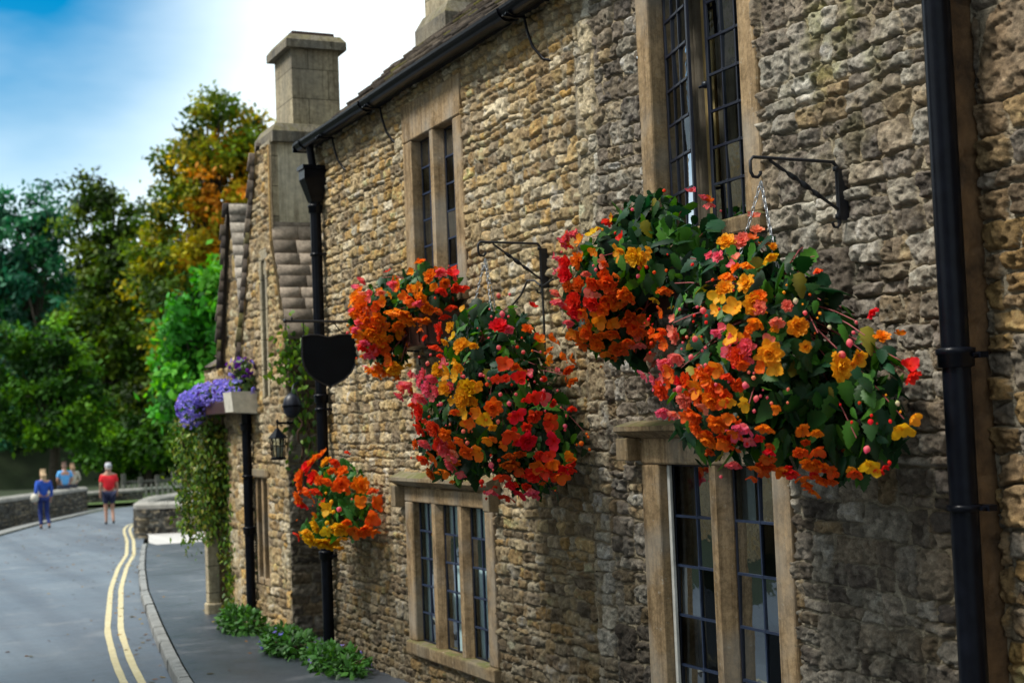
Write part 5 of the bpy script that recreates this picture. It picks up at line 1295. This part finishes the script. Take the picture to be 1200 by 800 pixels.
def walk(st, arm=1):
    return dict(L=[(-.09, 0, .90), (-.09, .10*st, .48), (-.09, -.06*st+.02, .08), (-.10, .06-.06*st+.05, .03)], R=[(.09, 0, .90), (.09, .05*st, .47), (.10, -.34*st, .12), (.105, -.26*st, .03)],
                aL=[(-.19, 0, 1.42), (-.235, -.10*arm, 1.14), (-.24, .06*arm, .92), (-.24, .10*arm, .75)], aR=[(.19, 0, 1.42), (.235, -.02, 1.14), (.24, .12*arm, .93), (.24, .18*arm, .77)],
                spine=[(0, 0, .96), (0, -.01, 1.36), (0, .0, 1.50), (0, .02, 1.63)])
sit = dict(L=[(-.09, .02, .06), (-.10, .42, .05), (-.10, .44, -.38), (-.10, .56, -.44)], R=[(.09, .02, .06), (.10, .42, .05), (.10, .44, -.38), (.10, .56, -.44)],
           aL=[(-.20, 0, .56), (-.27, -.03, .30), (-.18, .18, .14), (-.12, .30, .10)], aR=[(.20, 0, .56), (.27, -.03, .30), (.18, .18, .14), (.12, .30, .10)],
           spine=[(0, 0, .12), (0, -.02, .50), (0, .01, .64), (0, .02, .77)])
DARK = simple('black_shoe', (.012, .012, .014), .5, .2, 9, 0, 0)
w1 = person('woman in royal blue top and navy trousers walking away with a pale bag', (1.24, 43.1, gz(43.1)), R_(4), 1.66, cloth('blue_top', (.02, .09, .50)), cloth('navy_trousers', (.012, .03, .17)), DARK, simple('blonde_hair', (.55, .38, .22), .7, .25, 20), walk(.8), 'long', False, None, True, True, .86)
w2_ = person('stout man in red shirt, dark shorts and grey cap walking up the road', (3.11, 43.3, gz(43.3)), R_(-4), 1.76, cloth('red_shirt', (.78, .015, .03)), cloth('navy_shorts', (.012, .018, .06)), DARK, simple('grey_hair', (.35, .33, .31), .8, .2, 20), walk(.42, .4), 'short', True, simple('pale_grey_cap', (.48, .50, .56), .8, .1, 9), False, False, 1.16)
zt_ = lambda y: gz(y)-.05+.80+.15
person('man in light blue shirt sitting on the left parapet beside the woman in cream', (3.25, 53.55, zt_(53.55)+.02), R_(8), 1.78, cloth('pale_blue_shirt', (.12, .42, .85)), cloth('dark_trousers', (.02, .03, .06)), DARK, simple('short_brown_hair', (.12, .07, .05), .8, .2, 20), sit, 'short', False, None, False, False, 1.05)
person('long haired woman in cream top sitting on the left parapet', (3.66, 54.45, zt_(54.45)+.02), R_(14), 1.66, cloth('cream_top', (.52, .47, .36)), cloth('pale_trousers', (.05, .05, .06)), DARK, simple('brown_hair', (.30, .18, .10), .7, .3, 20), sit, 'long', False, None, True, False, .86)

xl, yl, zl = FALLEN; pl_ = np.stack([xl, yl, zl+.004], 1); n_ = len(pl_)
cl_ = np.array([(.22, .10, .03), (.30, .17, .04), (.12, .06, .025), (.35, .24, .05), (.10, .09, .03)])[rl.integers(5, size=n_)]*rl.uniform(.6, 1.3, (n_, 1))
o = scatter('fallen_leaves', SMALL, pl_, frames(rl.normal(size=(n_, 3))*np.array((1, 1, .1)), rl.normal(size=(n_, 3))*.2+np.array((0, 0, 1))), rl.uniform(.03, .075, n_), cl_, M['treeleaf']); tag(o, kind='stuff')
# ------------------------------------------------------------------ trees
def tree(name, label, base, lobes, nclump, perclump, leaf, pal, seed, th=None, spread=.9, group='trees beyond the bridge', bark='bark', tr=.3, accent=None):
    r = np.random.default_rng(seed); base = np.array(base, float)
    root = empty(name, tuple(base), 0, label, 'tree', group)
    top = max(l[0][2]+l[1][2]*.5 for l in lobes); k = MB()
    mid = base+np.array((r.uniform(-.4, .4), 0, (top-base[2])*.45)); tp = np.array([np.mean([l[0][0] for l in lobes]), np.mean([l[0][1] for l in lobes]), top])
    k.tube([tuple(base), tuple(base*.6+mid*.4), tuple(mid), tuple(mid*.4+tp*.6), tuple(tp)], [tr*1.3, tr, tr*.75, tr*.4, tr*.08], 10)
    for (c, rad) in lobes:
        for j in range(4):
            s = base+(mid-base)*r.uniform(.5, 1.0) if j < 2 else mid+(tp-mid)*r.uniform(.0, .5)
            e = np.array(c)+np.array(rad)*r.uniform(-.7, .7, 3); m = (s+e)/2+np.array((0, 0, .6))
            k.tube([tuple(s), tuple(m), tuple(e)], [tr*.36, tr*.2, tr*.05], 6)
    P(k.build('trunk', M[bark], root), root)
    cp, cn = sample_lobes(lobes, nclump, r, .5, 1.1)
    pal = np.array(pal); cc = pal[r.integers(len(pal), size=nclump)]*r.uniform(.65, 1.35, (nclump, 1))
    if accent is not None:
        f, (acol) = accent; w = f(cp, r); acol = np.array(acol)
        cc = np.where((r.random(nclump) < w)[:, None], acol[r.integers(len(acol), size=nclump)]*r.uniform(.7, 1.3, (nclump, 1)), cc)
    n = nclump*perclump; ci = np.repeat(np.arange(nclump), perclump)
    sp = spread*.56*r.uniform(.5, 1.35, nclump)[ci][:, None]
    p = cp[ci]+r.normal(size=(n, 3))*sp*np.array((.62, .62, .40)); p[:, 2] = np.maximum(p[:, 2], base[2]+.2)
    z = cn[ci]*.5+np.array((0, 0, .6))+r.normal(size=(n, 3))*.6; x = r.normal(size=(n, 3))+np.array((0, 0, -.5))
    col = cc[ci]*r.uniform(.75, 1.25, (n, 1))
    o = scatter('crown', DIAMOND, p, frames(x, z), leaf*1.3*r.uniform(.6, 1.3, n), col, M['treeleaf'], root); P(o, root)
    return root
def at_z(px, py, Z): d = ray(px, py); return CAM+d*Z
def lob(px, py, Z, rx, rz, ry=None):
    c = at_z(px, py, Z); f = Z/LENS_PX
    return (tuple(c), (rx*f, (ry or rx)*f, rz*f))
def ground_at(px, Z):
    c = at_z(px, 560, Z); return (c[0], c[1], gz(c[1])-.1)
TEAL = [(.022, .12, .062), (.035, .16, .07), (.014, .075, .045), (.05, .20, .07)]
DKG = [(.055, .125, .010), (.030, .075, .008), (.10, .19, .010), (.016, .036, .006), (.11, .17, .010)]
MIDG = [(.05, .16, .012), (.028, .10, .010), (.11, .27, .016), (.014, .05, .008)]
AUT = [(.12, .20, .012), (.06, .12, .012), (.22, .25, .012), (.30, .26, .012), (.035, .075, .01)]
GOLD = [(.62, .44, .012), (.66, .36, .012), (.42, .38, .012), (.58, .24, .015), (.30, .32, .012)]
VIV = [(.06, .30, .03), (.04, .21, .025), (.12, .40, .035), (.02, .10, .015)]
tree('tall_tree', 'tall blue green tree with sky gaps at the left picture edge', ground_at(30, 95), [lob(18, 290, 95, 60, 62), lob(-30, 330, 95, 70, 95), lob(60, 260, 94, 34, 42), lob(50, 380, 94, 60, 80), lob(0, 450, 92, 80, 90)], 330, 60, .34, TEAL, 201, spread=1.45, tr=.45)
tree('broad_tree', 'dark olive green rounded tree, second from the left', ground_at(130, 78), [lob(120, 265, 78, 42, 56), lob(150, 310, 78, 52, 70), lob(110, 350, 77, 40, 60), lob(140, 430, 77, 62, 80), lob(170, 490, 76, 60, 70)], 400, 64, .27, DKG, 202, spread=1.05, tr=.4)
def goldw(c, r):
    px = (c-CAM)@_r/((c-CAM)@_f)*LENS_PX+600; py = 400-(c-CAM)@_u/((c-CAM)@_f)*LENS_PX
    return np.clip((px-195)/55, 0, 1)*np.clip((py-150)/60, 0, 1)*.85
tree('autumn_tree', 'tallest tree, turning gold and orange, left of the stone chimney', ground_at(250, 70), [lob(255, 160, 70, 44, 50), lob(298, 175, 71, 36, 46), lob(270, 215, 70, 58, 60), lob(215, 205, 70, 34, 34), lob(225, 270, 70, 60, 60), lob(285, 300, 70, 60, 80), lob(200, 330, 69, 50, 60), lob(250, 400, 69, 75, 80), lob(340, 300, 71, 70, 110)], 640, 62, .25, AUT, 203, spread=1.0, tr=.45, accent=(goldw, GOLD))
tree('leafy_tree', 'vivid bright green tree just left of the tile roofed gables', ground_at(245, 37), [lob(232, 395, 37, 46, 60), lob(265, 370, 37.5, 50, 64), lob(215, 440, 37, 36, 46), lob(250, 470, 37, 52, 50), lob(300, 420, 38, 60, 80)], 250, 62, .19, VIV, 204, spread=.55, tr=.16)
tree('low_tree', 'mid green spreading tree behind the people at the parapet', ground_at(60, 68), [lob(70, 430, 68, 46, 40), lob(40, 480, 68, 60, 44), lob(100, 490, 67, 36, 34), lob(10, 420, 68, 30, 50), lob(60, 395, 68, 16, 26)], 190, 58, .24, MIDG, 205, spread=.9, tr=.25)
tree('low_tree', 'dark green bushy tree low behind the red shirted man', ground_at(170, 74), [lob(170, 520, 74, 60, 36), lob(215, 500, 74, 40, 50), lob(120, 530, 74, 40, 30)], 170, 52, .24, MIDG, 206, spread=.9, tr=.22)
# wooded slope closing the view
hx = np.arange(-160, 181, 4.0); hy = np.arange(96, 180, 4.0); HX, HY = np.meshgrid(hx, hy)
HZ = gz(100)-.5+14*np.clip((HY-96)/30, 0, 1)**.8+4*vnoise(HX*.03, HY*.03, 3)*np.clip((HY-96)/20, 0, 1)
idx = np.arange(HX.size).reshape(HX.shape); F_ = np.stack([idx[:-1, :-1], idx[:-1, 1:], idx[1:, 1:], idx[1:, :-1]], -1).reshape(-1, 4)
tag(mesh_np('hills', np.stack([HX, HY, HZ], -1).reshape(-1, 3), F_, M['earth'], smooth=True), kind='structure')
r = np.random.default_rng(211); n = 110000
a = r.uniform(-80, 80, n); d = 100+r.uniform(0, 16, n); hmax = 12+4*vnoise(a*.12, d*0, 5)+3*vnoise(a*.5, d*.2, 6)
p = np.stack([a, d, gz(100)+hmax*r.random(n)**.8], 1); cid = (vnoise(a*.8, p[:, 2]*.8, 9))
col = np.array(DKG)[r.integers(5, size=n)]*(.5+cid[:, None])*.22
o = scatter('woodland', DIAMOND, p, frames(r.normal(size=(n, 3)), r.normal(size=(n, 3))+np.array((0, -.6, .6))), r.uniform(.6, 1.3, n), col, M['treeleaf']); tag(o, kind='stuff')

# ------------------------------------------------------------------ across the lane (unseen; added to shade the wall, block sky and fill pane reflections)
def opposite(label, y0, y1, zr, seed):
    g = empty('unseen_cottage', (-10.2, (y0+y1)/2, gz((y0+y1)/2)), 0, label, 'cottage', 'unseen cottages added across the lane')
    zb, ze = gz(y1)-.2, zr
    hl = [(y, y+1.1, c, c+1.15) for y in np.arange(y0+1.2, y1-1.5, 2.9) for c in (gz((y0+y1)/2)+1.0, ze-1.5)]
    o = relief_wall('wall', g, y0, y1, zb, ze, .05, .04, [dict(box=(y0, y1, zb-.1, ze+.1), size=(.09, .16, .14, .34), big=.4, pal=HONEY*.8, amp=1)], seed, lambda U, Z, H: np.stack([-10.2+H, U, Z], -1), hl); P(o, g)
    for (a, b, c, d) in hl:
        q = MB()
        for bx_ in ((a-.1, a, c, d), (b, b+.1, c, d), (a-.1, b+.1, d, d+.14), (a-.12, b+.12, c-.1, c), ((a+b)/2-.05, (a+b)/2+.05, c, d)): q.box(-10.4, -10.16, *bx_, .01)
        w_ = P(q.build('window', M['ashlar'], g), g); q = MB(); q.box(-10.36, -10.34, a, b, c, d); o = q.build('pane', M['lead'], w_); fixup(o, w_)
    P(tile_roof('roof', g, (-10.05, y0-.1, ze), (0, 1, 0), (-.66, 0, .75), y1-y0+.2, 4.6, .3, .25, .3, .6, .03, seed+1), g)
    for yy in (y0, y1):
        q = MB(); q.prism([(-10.22, zb), (-10.22, ze-.05), (-13.1, ze+3.2), (-16, ze-.05), (-16, zb)], 'y', yy-.02, yy+.02); P(q.build('end_wall', M['hood'], g), g)
    P(tile_roof('roof', g, (-16.1, y0-.1, ze), (0, 1, 0), (.66, 0, .75), y1-y0+.2, 4.6, .5, .5, .6, .9, .03, seed+2), g)
opposite('unseen cottage added opposite, behind the camera, to block sky light', -9, 3.5, 2.6, 301)  # unseen house put in to cut sky light from behind
opposite('unseen cottage added farther down the lane, raised to keep sky out of the panes', 15.5, 32, 5.8, 311)  # unseen house, eaves raised until the upper panes mirror roof
tree('sun_blocker_tree', 'unseen tree added across the lane to shade the lower right wall', (-11.5, 8.3, gz(8)-.1), [((-10.6, 8.1, 10.7), (2.8, 2.0, 2.2)), ((-11.6, 8.4, 8.6), (2.6, 2.2, 1.8)), ((-12.2, 8.2, 11.8), (2.2, 1.9, 1.6))], 420, 46, .17, MIDG, 321, spread=.55, group=None, tr=.28)  # added out of view, crown placed so its shade darkens the near wall foot
tree('sun_blocker_tree', 'second unseen tree added across the lane to shade the lower left window wall', (-11.5, 13.2, gz(13)-.1), [((-10.8, 12.9, 9.6), (2.4, 2.7, 2.0)), ((-11.4, 14.0, 8.0), (2.4, 2.2, 1.8)), ((-12.0, 13.0, 10.6), (2.0, 2.2, 1.4))], 330, 40, .17, MIDG, 322, spread=.55, group=None, tr=.28)  # added out of view to darken the wall round the lower left window
tree('sky_blocker_hedge', 'unseen hedge added across the lane to hide bright sky from the panes', (-11.0, 9.5, gz(9)-.1), [((-11.2, y_, -.6), (1.1, 1.6, 1.9)) for y_ in (4.9, 7.2, 9.5, 11.8, 14.2)], 420, 40, .15, DKG, 323, spread=.55, group=None, tr=.1)  # added out of view to fill the pale gap in the lower pane reflections

# ------------------------------------------------------------------ sky and sun
SUN_EL, SUN_AZ = R_(55), math.atan2(-.85, .12)          # azimuth from +y towards +x: the sun stands over the street, to the left
sd = Vector((math.sin(SUN_AZ)*math.cos(SUN_EL), math.cos(SUN_AZ)*math.cos(SUN_EL), math.sin(SUN_EL)))
w = bpy.data.worlds.new('World'); scene.world = w; w.use_nodes = True; nt = w.node_tree
bg = nt.nodes['Background']
sky = N(nt, 'ShaderNodeTexSky', sky_type='NISHITA', sun_disc=False); sky.sun_elevation = SUN_EL; sky.sun_rotation = SUN_AZ
tc = N(nt, 'ShaderNodeTexCoord'); sp = N(nt, 'ShaderNodeSeparateXYZ'); nt.links.new(tc.outputs['Generated'], sp.inputs[0])
mp = N(nt, 'ShaderNodeMapping'); mp.inputs['Scale'].default_value = (1, 1, 2.6); nt.links.new(tc.outputs['Generated'], mp.inputs[0])
cn = N(nt, 'ShaderNodeTexNoise'); cn.inputs['Scale'].default_value = 3.2; cn.inputs['Detail'].default_value = 5; cn.inputs['Roughness'].default_value = .5; nt.links.new(mp.outputs[0], cn.inputs[0])
# clear gap low over the far end of the street (towards -x +y), cloud elsewhere
gd = ray(-120, -60); gd = gd/np.linalg.norm(gd)
dt = N(nt, 'ShaderNodeVectorMath', operation='DOT_PRODUCT'); nt.links.new(tc.outputs['Generated'], dt.inputs[0]); dt.inputs[1].default_value = tuple(gd)
gap = N(nt, 'ShaderNodeMapRange', interpolation_type='SMOOTHSTEP'); gap.inputs['From Min'].default_value = math.cos(R_(15)); gap.inputs['From Max'].default_value = math.cos(R_(3)); nt.links.new(dt.outputs['Value'], gap.inputs['Value'])
ad = N(nt, 'ShaderNodeMath', operation='MULTIPLY_ADD'); nt.links.new(cn.outputs['Fac'], ad.inputs[0]); ad.inputs[1].default_value = -1.2; ad.inputs[2].default_value = 1.5
sm = N(nt, 'ShaderNodeMath', operation='MULTIPLY', use_clamp=True); nt.links.new(gap.outputs[0], sm.inputs[0]); nt.links.new(ad.outputs[0], sm.inputs[1])
hs = N(nt, 'ShaderNodeHueSaturation'); hs.inputs['Hue'].default_value = .488; hs.inputs['Saturation'].default_value = 1.75; hs.inputs['Value'].default_value = .95; nt.links.new(sky.outputs[0], hs.inputs['Color'])
cloud = ramp(nt, cn.outputs['Fac'], [(.3, (7.4, 8.7, 9.2)), (.7, (9.8, 10.6, 10.7))])
# the overcast is brightest down the street and over the sun, heavier behind
d2 = N(nt, 'ShaderNodeVectorMath', operation='DOT_PRODUCT'); nt.links.new(tc.outputs['Generated'], d2.inputs[0]); d2.inputs[1].default_value = tuple(Vector((-.25, .9, .35)).normalized())
m2 = N(nt, 'ShaderNodeMapRange'); m2.inputs['From Min'].default_value = -.3; m2.inputs['From Max'].default_value = .8; m2.inputs['To Min'].default_value = .5; m2.inputs['To Max'].default_value = 1.0; nt.links.new(d2.outputs['Value'], m2.inputs['Value'])
cl2 = N(nt, 'ShaderNodeVectorMath', operation='SCALE'); nt.links.new(cloud.outputs[0], cl2.inputs[0]); nt.links.new(m2.outputs[0], cl2.inputs['Scale'])
mx = mixc(nt, sm.outputs[0], cl2.outputs[0], hs.outputs[0])
nt.links.new(mx, bg.inputs['Color']); bg.inputs['Strength'].default_value = .10
sl_ = bpy.data.lights.new('sun', 'SUN'); sl_.energy = 3.0; sl_.angle = R_(15); sl_.color = (1, .95, .86)
so = bpy.data.objects.new('sun', sl_); COL.objects.link(so); so.rotation_euler = sd.to_track_quat('Z', 'Y').to_euler(); so.location = (-10, 0, 20)
vs = scene.view_settings; vs.view_transform = 'Standard'; vs.look = 'None'; vs.exposure = .62; vs.gamma = 1; vs.use_curve_mapping = False
scene.render.engine = 'CYCLES'; scene.cycles.max_bounces = 6; scene.cycles.transparent_max_bounces = 8
